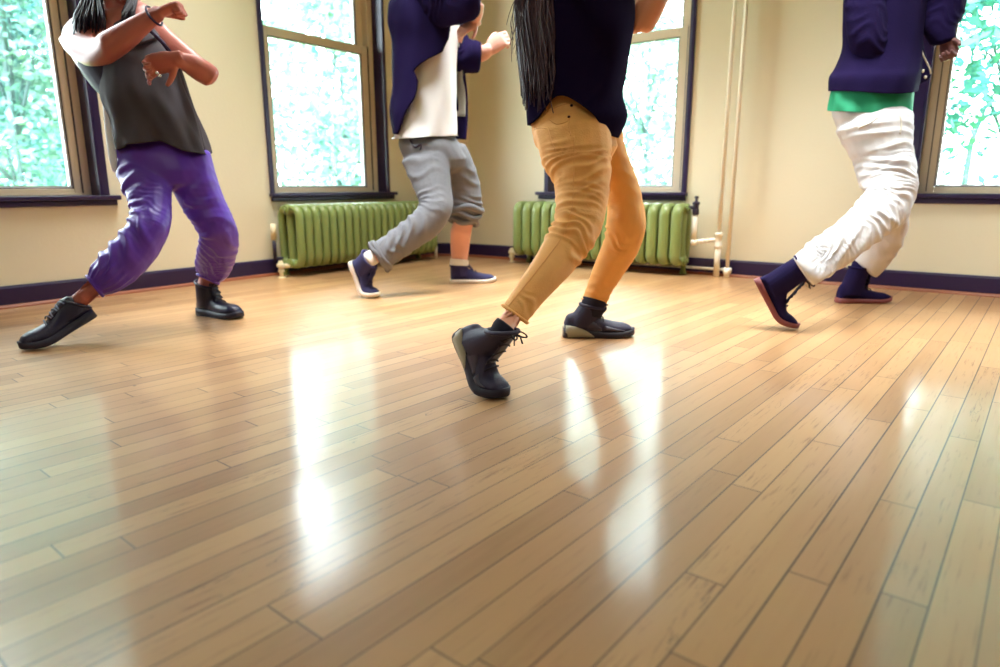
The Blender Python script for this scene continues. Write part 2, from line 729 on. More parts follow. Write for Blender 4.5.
def skirting(name, p, q, inward):
    p, q = Vector(p), Vector(q)
    n = Vector(inward).normalized()
    prof = [(0.0, 0.0), (0.0, BBH), (0.010, BBH), (0.016, BBH - 0.012), (0.016, 0.0)]
    mb = MB().rings([[e + n * a + UP * z for a, z in prof] for e in (p, q)])
    o = st(link(name, mb.mesh(name), M['dark_wood'], None, False))
    r = 0.017
    pr = [(0.016, 0.0), (0.016, r)] + [(0.016 + r * math.sin(t), r * math.cos(t)) for t in (0.4, 0.8, 1.2, 1.57)]
    mb = MB().rings([[e + n * a + UP * z for a, z in pr] for e in (p, q)])
    qo = link('quarter_round', mb.mesh('quarter_round'), M['quarter'], o, False)
    return o


skirting('baseboard_left', (XL, YB, 0), (XL, CA.y, 0), (1, 0, 0))
nn = Vector((CB.y - CA.y, -(CB.x - CA.x), 0))
skirting('baseboard_corner', CA, CB, nn)
skirting('baseboard_right', (CB.x, YR, 0), (XB, YR, 0), (0, -1, 0))


# ------------------------------------------------------------------ windows
def window(n, side, u0, u1, cas, fw, sw, sill_out):
    """double-hung window; side 'L' or 'R'; u along the wall, n out of the room"""
    def P(u, nn, z):
        return (XL - nn, u, z) if side == 'L' else (u, YR + nn, z)

    def bx(mb, ua, ub, na, nb, za, zb):
        mb.box(P(ua, na, za), P(ub, nb, zb))
    um = (u0 + u1) / 2
    w = empty('window_%d' % n, P(um, 0, ZO))
    st(w)
    zs = 0.597 * K
    # casing around the opening and dark jamb lining in the reveal
    mb = MB()
    ct = 0.016
    bx(mb, u0 - cas[0], u0, -ct, 0, zs, WIN_TOP + 0.05)
    bx(mb, u1, u1 + cas[1], -ct, 0, zs, WIN_TOP + 0.05)
    bx(mb, u0 - cas[0], u1 + cas[1], -ct, 0, WIN_TOP, WIN_TOP + 0.05)
    bevel(link('casing', mb.mesh('casing'), M['dark_wood'], w, False), 0.004)
    mb = MB()
    bx(mb, u0, u0 + 0.008, -ct, 0.10, zs, WIN_TOP)
    bx(mb, u1 - 0.008, u1, -ct, 0.10, zs, WIN_TOP)
    bx(mb, u0, u1, -ct, 0.10, WIN_TOP - 0.008, WIN_TOP)
    link('jamb', mb.mesh('jamb'), M['dark_wood'], w, False)
    # stool and apron
    mb = MB()
    a, b = u0 - sill_out[0], u1 + sill_out[1]
    bx(mb, a, b, -0.045, 0.0, zs - 0.024, zs)
    bx(mb, u0, u1, 0.0, 0.13, ZO, zs)
    bx(mb, a + 0.012, b - 0.012, -0.020, 0.0, ZS, zs - 0.024)
    bevel(link('sill', mb.mesh('sill'), M['dark_wood'], w, False), 0.006, 3)
    # fixed frame
    i0, i1 = u0 + 0.008, u1 - 0.008
    fb = zs
    mb = MB()
    bx(mb, i0, i0 + fw, 0.085, 0.20, fb, WIN_TOP)
    bx(mb, i1 - fw, i1, 0.085, 0.20, fb, WIN_TOP)
    bx(mb, i0 + fw, i1 - fw, 0.085, 0.20, WIN_TOP - 0.05, WIN_TOP)
    bx(mb, i0 + fw, i1 - fw, 0.085, 0.20, fb, fb + 0.012)
    bevel(link('frame', mb.mesh('frame'), M['frame'], w, False), 0.003)
    s0, s1 = i0 + fw - 0.002, i1 - fw + 0.002

    def sash(name, na, nb, za, zb, bot, top, inner):
        mb = MB()
        bx(mb, s0, s0 + sw, na, nb, za, zb)
        bx(mb, s1 - sw, s1, na, nb, za, zb)
        bx(mb, s0 + sw, s1 - sw, na, nb, za, za + bot)
        bx(mb, s0 + sw, s1 - sw, na, nb, zb - top, zb)
        so = bevel(link(name, mb.mesh(name), M['frame'], w, False), 0.004)
        g0, g1, gz0, gz1 = s0 + sw, s1 - sw, za + bot, zb - top
        # thin dark gasket and pale bead around the pane
        nm = (na + nb) / 2
        mb = MB()
        t = 0.004
        bx(mb, g0, g0 + t, na + 0.004, nb, gz0, gz1)
        bx(mb, g1 - t, g1, na + 0.004, nb, gz0, gz1)
        bx(mb, g0, g1, na + 0.004, nb, gz0, gz0 + t)
        bx(mb, g0, g1, na + 0.004, nb, gz1 - t, gz1)
        link('gasket', mb.mesh('gasket'), M['gasket'], so, False)
        mb = MB()
        t2 = 0.013
        bx(mb, g0 + t, g0 + t2, na + 0.012, nb, gz0 + t, gz1 - t)
        bx(mb, g1 - t2, g1 - t, na + 0.012, nb, gz0 + t, gz1 - t)
        bx(mb, g0 + t2, g1 - t2, na + 0.012, nb, gz0 + t, gz0 + t2)
        link('bead', mb.mesh('bead'), M['bead'], so, False)
        mb = MB()
        bx(mb, g0, g1, nm, nm + 0.004, gz0, gz1)
        link('pane', mb.mesh('pane'), M['glass'], so, False)
    rail0 = CH + (1.690 * K - CH) * 1.024
    rail1 = CH + (1.751 * K - CH) * 1.024
    sash('lower_sash', 0.095, 0.135, fb + 0.012, rail1, 0.634 * K - fb - 0.012 + 0.002, rail1 - rail0, True)
    sash('upper_sash', 0.140, 0.180, rail0 + 0.004, WIN_TOP - 0.052, rail1 - rail0 - 0.004, 0.06, False)
    mb = MB()
    for s_ in (i0 + fw, i1 - fw):
        bx(mb, s_ - 0.0022, s_ + 0.0022, 0.0845, 0.0945, fb + 0.012, rail1)
    link('sash_groove', mb.mesh('sash_groove'), M['gasket'], w, False)
    return w


for (u0, u1) in L_OPEN:
    p = lamp('sky_portal', 'AREA', (XL - 0.24, (u0 + u1) / 2, (ZO + WIN_TOP) / 2), (0, (u0 + u1) / 2, (ZO + WIN_TOP) / 2), 1, (1, 1, 1),
             shape='RECTANGLE', size=WIN_TOP - ZO, size_y=u1 - u0)
    p.data.cycles.is_portal = True
for (u0, u1) in R_OPEN:
    p = lamp('sky_portal', 'AREA', ((u0 + u1) / 2, YR + 0.24, (ZO + WIN_TOP) / 2), ((u0 + u1) / 2, 0, (ZO + WIN_TOP) / 2), 1, (1, 1, 1),
             shape='RECTANGLE', size=u1 - u0, size_y=WIN_TOP - ZO)
    p.data.cycles.is_portal = True
window(1, 'L', *L_OPEN[0], (0.04, 0.04), 0.040, 0.040, (0.05, 0.085))
window(2, 'L', *L_OPEN[1], (0.022, 0.022), 0.050, 0.058, (0.03, 0.075))
window(3, 'R', *R_OPEN[0], (0.027, 0.027), 0.050, 0.062, (0.09, 0.035))
window(4, 'R', *R_OPEN[1], (0.075, 0.075), 0.040, 0.035, (0.08, 0.08))

# boxes for the added fill lamps, out of view overhead
for i, (lx, ly, lw, ls) in enumerate(FILL_LAMPS):
    mb = MB().box((lx - 0.62, ly - 0.27, ROOM_TOP - 0.12), (lx + 0.62, ly + 0.27, ROOM_TOP))
    o = bevel(link('added_light_box', mb.mesh('added_light_box'), M['ceiling'], None, False, (lx, ly, ROOM_TOP)), 0.02)
    tag(o, 'white box fill light, added unseen overhead, ' + ['above the person in purple trousers', 'above the person in grey joggers', 'above the bare wall', 'above the person in white trousers', 'at the near end of the room'][i], 'light')


# ------------------------------------------------------------------ radiators and pipes
def radiator(side, a0, nsec, pitch, z0, z1, n_front, label, left_valve=True):
    """three-column cast iron radiator. side L runs along +Y, side R along +X. n_front: front face distance from the wall"""
    def P(u, q, z):     # q distance from the wall into the room
        return Vector((XL + q, u, z)) if side == 'L' else Vector((u, YR - q, z))
    hub = P(a0 + nsec * pitch / 2, n_front / 2, 0)
    rad = empty('radiator', hub)
    tag(rad, label, 'radiator')
    q0 = 0.045
    hw = 0.0235         # tube half thickness in depth
    qa, qb = q0 + hw, n_front - hw
    za, zb = z0 + 0.03, z1 - 0.03
    rc = 0.055
    # closed rounded loop of the outer columns + middle column
    def loop():
        pts = []
        for (cq, cz, s) in ((qb - rc, zb - rc, 0), (qa + rc, zb - rc, 90), (qa + rc, za + rc, 180), (qb - rc, za + rc, 270)):
            for k in range(6):
                t = math.radians(s + 90 * k / 5)
                pts.append((cq + rc * math.cos(t), cz + rc * math.sin(t)))
        return pts
    u = a0 + pitch / 2
    lp = loop()
    n = len(lp)
    rings = []
    ha = pitch * 0.43
    for i, (q, z) in enumerate(lp):
        (qp, zp), (qn, zn) = lp[i - 1], lp[(i + 1) % n]
        tx, tz = qn - qp, zn - zp
        l = math.hypot(tx, tz)
        nx, nz = tz / l, -tx / l
        ring = []
        for j in range(14):
            t = 2 * math.pi * j / 14
            ring.append(P(u + ha * math.sin(t) * (1 if abs(math.sin(t)) < 2 else 1), q + nx * hw * math.cos(t), z + nz * hw * math.cos(t)))
        rings.append(ring)
    mb = MB().rings(rings, False, True)
    qm = (qa + qb) / 2
    rings = []
    for z in (za, za + 0.03, (za + zb) / 2, zb - 0.03, zb):
        rings.append([P(u + ha * math.sin(t), qm + hw * math.cos(t), z) for t in [2 * math.pi * j / 14 for j in range(14)]])
    mb.rings(rings)
    # webs and nipple hubs between sections
    for z in (za + 0.012, zb - 0.012):
        mb.rings([[P(uu, qm + r * math.cos(t), z + r * math.sin(t)) for t in [2 * math.pi * j / 14 for j in range(14)]]
                  for uu, r in ((u - pitch * 0.5, 0.026), (u, 0.034), (u + pitch * 0.5, 0.026))])
        mb.box(P(u - ha * 0.5, qa, z - 0.02), P(u + ha * 0.5, qb, z + 0.02))
    sec = link('section', mb.mesh('radiator_section'), M['rad'], rad)
    ax = Vector((0, 1, 0)) if side == 'L' else Vector((1, 0, 0))
    for k in range(1, nsec):
        c = sec.copy()
        COL.objects.link(c)
        c.parent = rad
        c.location = ax * (k * pitch)
    # feet at both ends
    for k in (0, nsec - 1):
        uu = a0 + pitch * (k + 0.5)
        for q in (qa,):
            f = MB()
            f.lathe(P(uu, q, 0), [(0.024, 0), (0.026, 0.006), (0.018, 0.02), (0.016, za - 0.01)], UP, 12)
            link('foot', f.mesh('foot'), M['rad'], rad)
    # end plugs
    for uu, s in ((a0, -1), (a0 + nsec * pitch, 1)):
        for z in (za + 0.012, zb - 0.012):
            f = MB()
            f.lathe(P(uu, qm, z), [(0.030, -0.01), (0.030, 0.006), (0.016, 0.008), (0.014, 0.020), (0.002, 0.021)], ax * s, 8)
            link('plug', f.mesh('plug'), M['rad'], rad, False)
    return rad, P, za, zb, qm


ZB0, ZB1 = 0.050 * K, 0.527 * K
r1, P1, za, zb, qm = radiator('L', 3.005 * K, 20, 0.0752 * K, ZB0, ZB1, 0.270,
                              'green cast iron radiator by the left wall behind the person in grey joggers')
r3, P3, za3, zb3, qm3 = radiator('R', -3.285 * K, 16, 0.0925 * K, ZB0 + 0.01, ZB1 + 0.003, 0.255,
                                 'green cast iron radiator behind the person in mustard trousers')


def valve(parent, c, toward, material, pipe=True):
    """floor valve with hexagonal bonnet; toward: direction of the radiator"""
    c = Vector(c)
    mb = MB()
    mb.lathe(c, [(0.026, 0), (0.026, 0.004), (0.013, 0.006), (0.013, 0.035), (0.021, 0.037), (0.021, 0.05), (0.016, 0.052),
                 (0.016, 0.066), (0.026, 0.070), (0.026, 0.086), (0.018, 0.092), (0.014, 0.108), (0.003, 0.110)], UP, 8)
    mb.tube([c + UP * 0.072, c + UP * 0.072 + Vector(toward)], 0.016, 8)
    return link('valve', mb.mesh('valve'), material, parent, False)


valve(r1, P1(2.93 * K, qm, 0), Vector((0, 3.035 * K - 2.93 * K, 0)), M['cream_metal'])
valve(r3, P3(-3.36 * K, qm3, 0), Vector((0.075 * K, 0, 0)), M['cream_metal'])
# air vent and dark tail by the left end of the first radiator
vb = P1(2.965 * K, 0.06, 0)
mb = MB().tube([vb + UP * 0.245, vb + UP * 0.34], 0.019, 10)
mb.lathe(vb + UP * 0.235, [(0.015, 0), (0.017, 0.006), (0.017, 0.015), (0.012, 0.02)], UP, 8)
av = link('air_vent', mb.mesh('air_vent'), M['cream_metal'], r1)
mb = MB().tube([vb + UP * 0.105, vb + UP * 0.24], 0.013, 10)
mb.tube([vb + UP * 0.115, vb + UP * 0.115 + Vector((0.03, 0.09, 0))], 0.010, 8)
link('vent_tail', mb.mesh('vent_tail'), M['black_metal'], r1)

# riser pipes right of the second radiator
def riser(x, r_lo, r_hi, label, tee_z):
    c = Vector((x * K, YR - 0.076, 0))
    h = empty('heating_pipe', c)
    tag(h, label, 'pipe', )
    mb = MB().tube([c, c + UP * tee_z], r_lo, 14)
    mb.tube([c + UP * tee_z, c + UP * (ROOM_TOP - 0.002)], r_hi, 14)
    link('riser', mb.mesh('riser'), M['white_pipe'], h)
    return h, c


hp, c1 = riser(-1.598, 0.0185, 0.0125, 'white heating pipe with a tee branch to the black radiator valve', 0.235)
tz = 0.235
mb = MB()
mb.lathe(c1 + UP * (tz - 0.05), [(0.0185, 0), (0.024, 0.003), (0.024, 0.018), (0.021, 0.022), (0.021, 0.075), (0.025, 0.078), (0.025, 0.096), (0.014, 0.1)], UP, 14)
link('tee', mb.mesh('tee'), M['white_pipe'], hp)
bxx = -1.778 * K + 0.027
vy = YR - qm3
el = Vector((bxx, vy, tz - 0.015))
mid = Vector((c1.x - 0.03, c1.y, tz))
mb = MB().tube([Vector((c1.x, c1.y, tz)), mid, Vector(((mid.x + el.x) / 2, (mid.y + el.y) / 2, tz - 0.005)), el], [0.014, 0.014, 0.013, 0.016], 12)
mb.tube([el - UP * 0.004, el + UP * 0.18], 0.0145, 12)
mb.ellipsoid(el, Vector((0.023, 0, 0)), Vector((0, 0.023, 0)), Vector((0, 0, 0.023)))
for t in (0.35, 0.55, 0.75):
    q = mid.lerp(el, t)
    mb.ellipsoid(q, Vector((0.012, 0, 0)), Vector((0, 0.019, 0)), Vector((0, 0, 0.019)), 10, 6)
link('branch', mb.mesh('branch'), M['white_pipe'], hp)
mb = MB()
vt = el + UP * 0.175
mb.lathe(vt, [(0.014, 0), (0.022, 0.004), (0.022, 0.03), (0.018, 0.034), (0.018, 0.06), (0.024, 0.064), (0.024, 0.078),
              (0.010, 0.084), (0.008, 0.10), (0.013, 0.104), (0.013, 0.115), (0.003, 0.118)], UP, 8)
mb.tube([vt + UP * 0.045, vt + UP * 0.045 + Vector((-0.046, 0, 0))], [0.014, 0.012], 8)
link('black_valve', mb.mesh('black_valve'), M['black_metal'], hp, False)
hp2, c2 = riser(-1.522, 0.0125, 0.0120, 'slimmer white heating pipe nearest the dancer in white trousers', 0.03)
mb = MB()
mb.lathe(c2 + UP * 0.001, [(0.018, 0), (0.018, 0.02), (0.022, 0.024), (0.022, 0.045), (0.018, 0.05), (0.012, 0.06)], UP, 12)
mb.tube([c2 + UP * 0.045 + Vector((-0.02, 0, 0)), c2 + UP * 0.045 + Vector((0.025, 0, 0))], 0.02, 10)
link('elbow', mb.mesh('elbow'), M['white_pipe'], hp2)
mb = MB().tube([c2 + UP * 0.045, c2 + UP * 0.045 + Vector((-0.03, 0.036, 0)), Vector((-3.28 * K, c2.y + 0.036, 0.045))], 0.0095, 10)
link('floor_run', mb.mesh('floor_run'), M['white_pipe'], hp2)
# return pipe at the far end of the first radiator
pc = P1(4.60 * K, 0.16, 0)
mb = MB().tube([pc, pc + UP * 0.13], 0.013, 12)
mb.tube([pc + UP * 0.115, pc + UP * 0.115 + Vector((0, -0.08, 0))], 0.012, 10)
link('return_pipe', mb.mesh('return_pipe'), M['white_pipe'], r1)

# ------------------------------------------------------------------ people
SK = {}
SK['tan'] = mat('skin_tan', C(164, 95, 86), 0.42, spec=0.4, bump=(90, 0.05), var=(14, 0.06))
SK['fair'] = mat('skin_fair', C(212, 158, 146), 0.45, spec=0.4, bump=(90, 0.05), var=(14, 0.06))
SK['light'] = mat('skin_light', C(214, 148, 118), 0.45, spec=0.4, bump=(90, 0.05), var=(14, 0.06))
SK['deep'] = mat('skin_deep', C(110, 72, 72), 0.45, spec=0.4, bump=(90, 0.05), var=(14, 0.06))
M['eye'] = mat('eye', C(235, 232, 228), 0.2)
M['hair_black'] = mat('hair_black', C(30, 20, 46), 0.45, bump=(60, 0.5, (14, 14, 0.8)))
M['hair_brown'] = mat('hair_brown', C(58, 36, 50), 0.38, bump=(60, 0.4, (14, 14, 0.8)))
M['purple'] = mat('purple_satin', C(86, 48, 170), 0.40, spec=0.4, sheen=0.08, bump=(26, 0.10))
M['tank'] = mat('olive_grey_jersey', C(64, 58, 64), 0.9, spec=0.2, bump=(260, 0.15), var=(40, 0.06))
M['bra'] = mat('navy_jersey', C(34, 20, 62), 0.7)
M['boot'] = mat('black_leather', C(22, 22, 54), 0.38, bump=(150, 0.2))
M['boot_sole'] = mat('black_rubber', C(24, 22, 46), 0.6)
M['lace_grey'] = mat('grey_lace', C(118, 132, 160), 0.7)
M['lace_dark'] = mat('dark_lace', C(24, 18, 40), 0.7)
M['jacket'] = mat('navy_fleece', C(24, 15, 52), 1.0, spec=0.08, bump=(120, 0.12))
M['lining'] = mat('grey_fleece_lining', C(190, 186, 178), 0.85, bump=(150, 0.2))
M['tee'] = mat('white_jersey', C(224, 223, 230), 0.8, bump=(30, 0.1))
M['grey'] = mat('grey_jersey', C(112, 113, 121), 0.9, spec=0.2, bump=(180, 0.2), var=(60, 0.10))
M['sock_white'] = mat('white_sock', C(225, 218, 214), 0.85, bump=(200, 0.2))
M['navy_canvas'] = mat('navy_canvas', C(32, 30, 84), 0.75, bump=(300, 0.1))
M['white_rubber'] = mat('white_rubber', C(222, 214, 208), 0.5)
M['top_black'] = mat('black_jersey', C(22, 13, 46), 1.0, spec=0.08, bump=(40, 0.10))
M['yellow'] = mat('mustard_denim', C(232, 174, 104), 0.7, bump=(220, 0.15), var=(30, 0.06))
M['stitch'] = mat('ochre_stitching', C(222, 160, 96), 0.8)
M['rivet'] = mat('dark_rivet', C(48, 34, 40), 0.3, metal=0.8)
M['sock_black'] = mat('black_sock', C(22, 18, 40), 0.9)
M['sneaker'] = mat('black_nubuck', C(32, 28, 62), 0.6, bump=(200, 0.15))
M['sneaker_panel'] = mat('charcoal_panel', C(52, 48, 70), 0.5)
M['sneaker_grey'] = mat('grey_midsole', C(150, 150, 136), 0.5)
M['green'] = mat('green_jersey', C(28, 150, 110), 0.8, bump=(40, 0.1))
M['white'] = mat('white_linen', C(202, 202, 209), 0.85, bump=(34, 0.16, (1, 1, 0.5)))
M['navy_boot'] = mat('navy_suede', C(26, 19, 62), 0.9, spec=0.15, bump=(120, 0.1))
M['gum'] = mat('red_brown_sole', C(120, 58, 62), 0.55)
M['metal'] = mat('bright_metal', C(230, 226, 220), 0.25, metal=0.9)
M['cord'] = mat('pale_cord', C(228, 220, 206), 0.7)


def hand(mb, wrist, d, palm, side, size=1.0, curl=(0.5, 0.6, 0.6, 0.7), thumb_curl=0.5, spread=0.12):
    """palm + five separate fingers. d: wrist to knuckles; palm: way the palm faces; side: +1/-1 which edge the thumb is on"""
    d = Vector(d).normalized()
    p = Vector(palm)
    p = (p - d * p.dot(d)).normalized()
    w = d.cross(p).normalized() * side          # toward the thumb edge
    q = 0.001 * 84 * size
    W = Vector(wrist)
    # palm
    rings = []
    for t, hw_, th in ((-0.25, 0.27, 0.20), (0.0, 0.31, 0.20), (0.35, 0.43, 0.20), (0.75, 0.47, 0.17), (1.0, 0.45, 0.135), (1.08, 0.40, 0.09)):
        c = W + d * (q * t * 1.05)
        rings.append([c + w * (hw_ * q * math.cos(a)) + p * (th * q * math.sin(a)) for a in [2 * math.pi * j / 14 for j in range(14)]])
    mb.rings(rings)
    # fingers: index .. little
    for k, (off, ln, rad) in enumerate(((0.33, 0.88, 0.105), (0.11, 0.98, 0.108), (-0.11, 0.92, 0.103), (-0.32, 0.73, 0.092))):
        c = W + d * (q * 1.0) + w * (off * q)
        fd = (d + w * (off * spread * 2)).normalized()
        cu = curl[k]
        ang = [cu * 1.15, cu * 1.5, cu * 0.9]
        pts = [c - fd * (0.12 * q), c]
        cur = fd
        tot = 0
        for sl, a in zip((0.45, 0.30, 0.25), ang):
            tot += a
            cur = (fd * math.cos(tot) + p * math.sin(tot)).normalized()
            for _ in range(2):
                pts.append(pts[-1] + cur * (ln * q * sl / 2))
        m = len(pts)
        rr = [rad * q * (1.0 - 0.28 * i / (m - 1)) for i in range(m)]
        rr[-1] *= 0.75
        mb.tube(pts, rr, 10)
    # thumb from the side of the palm near its base
    c = W + d * (q * 0.28) + w * (0.30 * q) + p * (0.05 * q)
    td = (d * 0.62 + w * 0.70 + p * 0.30).normalized()
    pts = [c - td * (0.1 * q), c, c + td * (0.25 * q)]
    cur = td
    for sl, a in ((0.30, thumb_curl * 0.8), (0.28, thumb_curl * 1.4)):
        cur = (cur * math.cos(a * 0.6) + (d * 0.5 + p * 0.5 - w * 0.5).normalized() * math.sin(a * 0.6)).normalized()
        pts.append(pts[-1] + cur * (sl * q * 0.5))
        pts.append(pts[-1] + cur * (sl * q * 0.5))
    mb.tube(pts, [0.15 * q, 0.15 * q, 0.135 * q, 0.12 * q, 0.115 * q, 0.105 * q, 0.075 * q], 10)


def head(mb, c, face, up, s=1.0):
    face = Vector(face).normalized()
    up = Vector(up)
    up = (up - face * up.dot(face)).normalized()
    r = face.cross(up).normalized()
    c = Vector(c)
    e = mb.ellipsoid
    e(c + up * 0.02 * s - face * 0.008 * s, r * 0.074 * s, face * 0.094 * s, up * 0.098 * s, 20, 14)
    e(c - up * 0.055 * s + face * 0.025 * s, r * 0.056 * s, face * 0.062 * s, up * 0.068 * s, 18, 12)
    e(c - up * 0.108 * s + face * 0.066 * s, r * 0.022 * s, face * 0.02 * s, up * 0.018 * s, 12, 8)
    mb.tube([c + up * 0.015 * s + face * 0.083 * s, c - up * 0.015 * s + face * 0.098 * s, c - up * 0.036 * s + face * 0.108 * s, c - up * 0.048 * s + face * 0.088 * s],
            [0.008 * s, 0.010 * s, 0.015 * s, 0.010 * s], 8)
    mb.tube([c + up * 0.028 * s + face * 0.078 * s - r * 0.05 * s, c + up * 0.034 * s + face * 0.088 * s, c + up * 0.028 * s + face * 0.078 * s + r * 0.05 * s], [0.006, 0.010, 0.006], 8)
    for z, k in ((-0.068, 0.009), (-0.080, 0.011)):
        mb.tube([c + up * z * s + face * 0.074 * s - r * 0.024 * s, c + up * z * s + face * 0.088 * s, c + up * z * s + face * 0.074 * s + r * 0.024 * s], [0.004 * s, k * s, 0.004 * s], 8)
    for q in (-1, 1):
        e(c + r * (0.076 * q * s) - up * 0.012 * s - face * 0.012 * s, r * 0.010 * s, face * 0.02 * s, up * 0.032 * s, 10, 8)
        e(c + r * (0.040 * q * s) - up * 0.03 * s + face * 0.062 * s, r * 0.022 * s, face * 0.018 * s, up * 0.02 * s, 10, 8)
    return c, face, up, r


def eyes(person, hd, s=1.0):
    c, face, up, r = hd
    for q in (-1, 1):
        mb = MB().ellipsoid(c + r * (0.031 * q * s) + up * 0.006 * s + face * 0.078 * s, r * 0.013 * s, face * 0.010 * s, up * 0.008 * s, 10, 8)
        link('eye', mb.mesh('eye'), M['eye'], person)


def hair_cap(hd, s=1.0, grow=1.06, back=0.0):
    c, face, up, r = hd
    mb = MB()
    mb.ellipsoid(c + up * 0.034 * s - face * 0.022 * s, r * 0.080 * s * grow, face * 0.094 * s * grow, up * 0.098 * s * grow, 20, 14)
    if back:
        mb.ellipsoid(c - up * 0.03 * s - face * 0.045 * s, r * 0.07 * s, face * 0.06 * s, up * 0.09 * s, 16, 10)
    return mb


def make_person(base, mb, skin, label, voxel=0.0045, smooth=3):
    me = remesh(mb, voxel, smooth)
    o = link('person', me, SK[skin], None, True, base)
    tag(o, label, 'person')
    return o


# ---- shoes
SHOE_W = [(0.0, 0.020), (0.03, 0.029), (0.08, 0.034), (0.18, 0.036), (0.32, 0.035), (0.45, 0.038), (0.60, 0.046), (0.72, 0.049),
          (0.84, 0.045), (0.93, 0.034), (0.98, 0.020), (1.0, 0.010)]


def interp(tab, x):
    if x <= tab[0][0]:
        return tab[0][1]
    for (a, p), (b, q) in zip(tab, tab[1:]):
        if x <= b:
            return p + (q - p) * (x - a) / (b - a)
    return tab[-1][1]


class Shoe:
    def __init__(self, L, toe, heading, pitch, bend, roll=0.0, ref=0.9, spring=0.012, lift=0.0, outer=1):
        """toe: floor point under ref*L; heading: level unit vector heel-to-toe; pitch: heel up (deg) as a whole; bend: at the ball"""
        self.L = L
        self.f = Vector(heading).normalized()
        self.side = UP.cross(self.f).normalized()
        self.spring = spring
        self.bend = math.radians(bend)
        self.pitch = math.radians(pitch)
        self.roll = math.radians(roll)
        self.origin = Vector((0, 0, 0))
        # integrate the bent centre line
        n = 120
        xb = 0.70 * L
        x0 = xb + 0.035
        self.tab = []
        ang, px, pz = 0.0, x0, 0.0
        N = 200
        dx = x0 / N
        self.tab.append((x0, x0, 0.0, 0.0))
        for i in range(N):
            x = x0 - dx * (i + 1)
            t = min(max((x0 - x) / 0.085, 0), 1)
            a = self.bend * t * t * (3 - 2 * t)
            px -= math.cos(a) * dx
            pz += math.sin(a) * dx
            self.tab.append((x, px, pz, a))
        self.tab.reverse()
        r = self._pt(Vector((ref * L, 0, 0)))
        self.origin = Vector(toe) + UP * lift - r

    def _bent(self, p):
        x = p.x
        if x >= self.tab[-1][0]:
            return Vector((p.x, p.y, p.z))
        x0 = self.tab[-1][0]
        i = int(max(min((x / x0) * (len(self.tab) - 1), len(self.tab) - 1), 0))
        xa, px, pz, a = self.tab[i]
        ex = x - xa
        px += ex * math.cos(a)
        pz -= ex * math.sin(a)
        return Vector((px + math.sin(a) * p.z, p.y, pz + math.cos(a) * p.z))

    def _pt(self, p):
        q = self._bent(p)
        cp, sp = math.cos(self.pitch), math.sin(self.pitch)
        x, z = q.x, q.z
        L = self.L
        x, z = L + (x - L) * cp + z * sp, -(x - L) * sp + z * cp
        cr, sr = math.cos(self.roll), math.sin(self.roll)
        y = q.y
        y, z = y * cr - z * sr, y * sr + z * cr
        return self.f * x + self.side * y + UP * z

    def W(self, x, y, z):
        return self.origin + self._pt(Vector((x, y, z)))

    def z0(self, u):
        """underside height: toe spring"""
        return self.spring * max(0, (u - 0.72) / 0.28) ** 2

    def ankle(self, x, y):
        """where the ankle seen at (x, y) lies in the shoe's own middle plane"""
        up = (self.W(0.2 * self.L, 0, .1) - self.W(0.2 * self.L, 0, 0)).normalized()
        n = (self.W(0.2 * self.L, .1, 0) - self.W(0.2 * self.L, 0, 0)).normalized()
        r = ray(x, y)
        t = (self.W(0.2 * self.L, 0, 0.05) - CAM).dot(n) / r.dot(n)
        self.A = CAM + r * t
        self.dA = t / K
        return self.dA

    def set_leg(self, x, y, d):
        self.leg = (U(x, y, d) - self.A).normalized()

    def collar_rings(self, ru, rw, seg=20, n=8):
        L = self.L
        b0 = self.W(0.215 * L, 0, 0.040)
        f0 = (self.W(0.3 * L, 0, 0.04) - self.W(0.1 * L, 0, 0.04)).normalized()
        s0 = (self.W(0.2 * L, .1, 0.04) - self.W(0.2 * L, 0, 0.04)).normalized()
        f1 = s0.cross(self.leg).normalized()
        if f1.dot(f0) < 0:
            f1 = -f1
        f1 = (f1 + f0 * 0.35).normalized()
        s1 = s0
        mid = b0.lerp(self.A, 0.5) + (self.W(0.2 * L, 0, 0.1) - self.W(0.2 * L, 0, 0)) * 0.06
        rings = []
        for i in range(n):
            t = i / (n - 1)
            c = b0 * (1 - t) ** 2 + mid * (2 * t * (1 - t)) + self.A * t * t
            f = (f0 * (1 - t) + f1 * t).normalized()
            k = 1.0 + 0.10 * (1 - t)
            rings.append([c + f * (ru * k * math.cos(a)) + s1 * (rw * math.sin(a)) for a in [2 * math.pi * j / seg for j in range(seg)]])
        return rings

    def upper(self, top, sole, wide=1.0, collar=None, seg=20):
        """top: height table over u; collar: (u_center, ru, rw, z_top)"""
        L = self.L
        mb = MB()
        rings = []
        for k in range(36):
            u = 0.004 + 0.992 * k / 35
            w = interp(SHOE_W, u) * wide * L / 0.28
            zb = self.z0(u) + sole * 0.6
            zt = interp(top, u)
            ring = []
            for j in range(seg):
                a = 2 * math.pi * j / seg
                ca, sa = math.cos(a), math.sin(a)
                ca2 = math.copysign(abs(ca) ** 0.75, ca)
                sa2 = math.copysign(abs(sa) ** 0.8, sa)
                zz = (zt + zb) / 2 + (zt - zb) / 2 * sa2
                nar = 1.0 - 0.42 * max(0, (zz - zb) / (zt - zb) - 0.15) ** 1.6 if zt > 0.05 else 1.0 - 0.2 * max(0, sa)
                ring.append(self.W(u * L, w * ca2 * nar, zz))
            rings.append(ring)
        mb.rings(rings)
        if collar:
            mb.rings(self.collar_rings(*collar))
        return mb

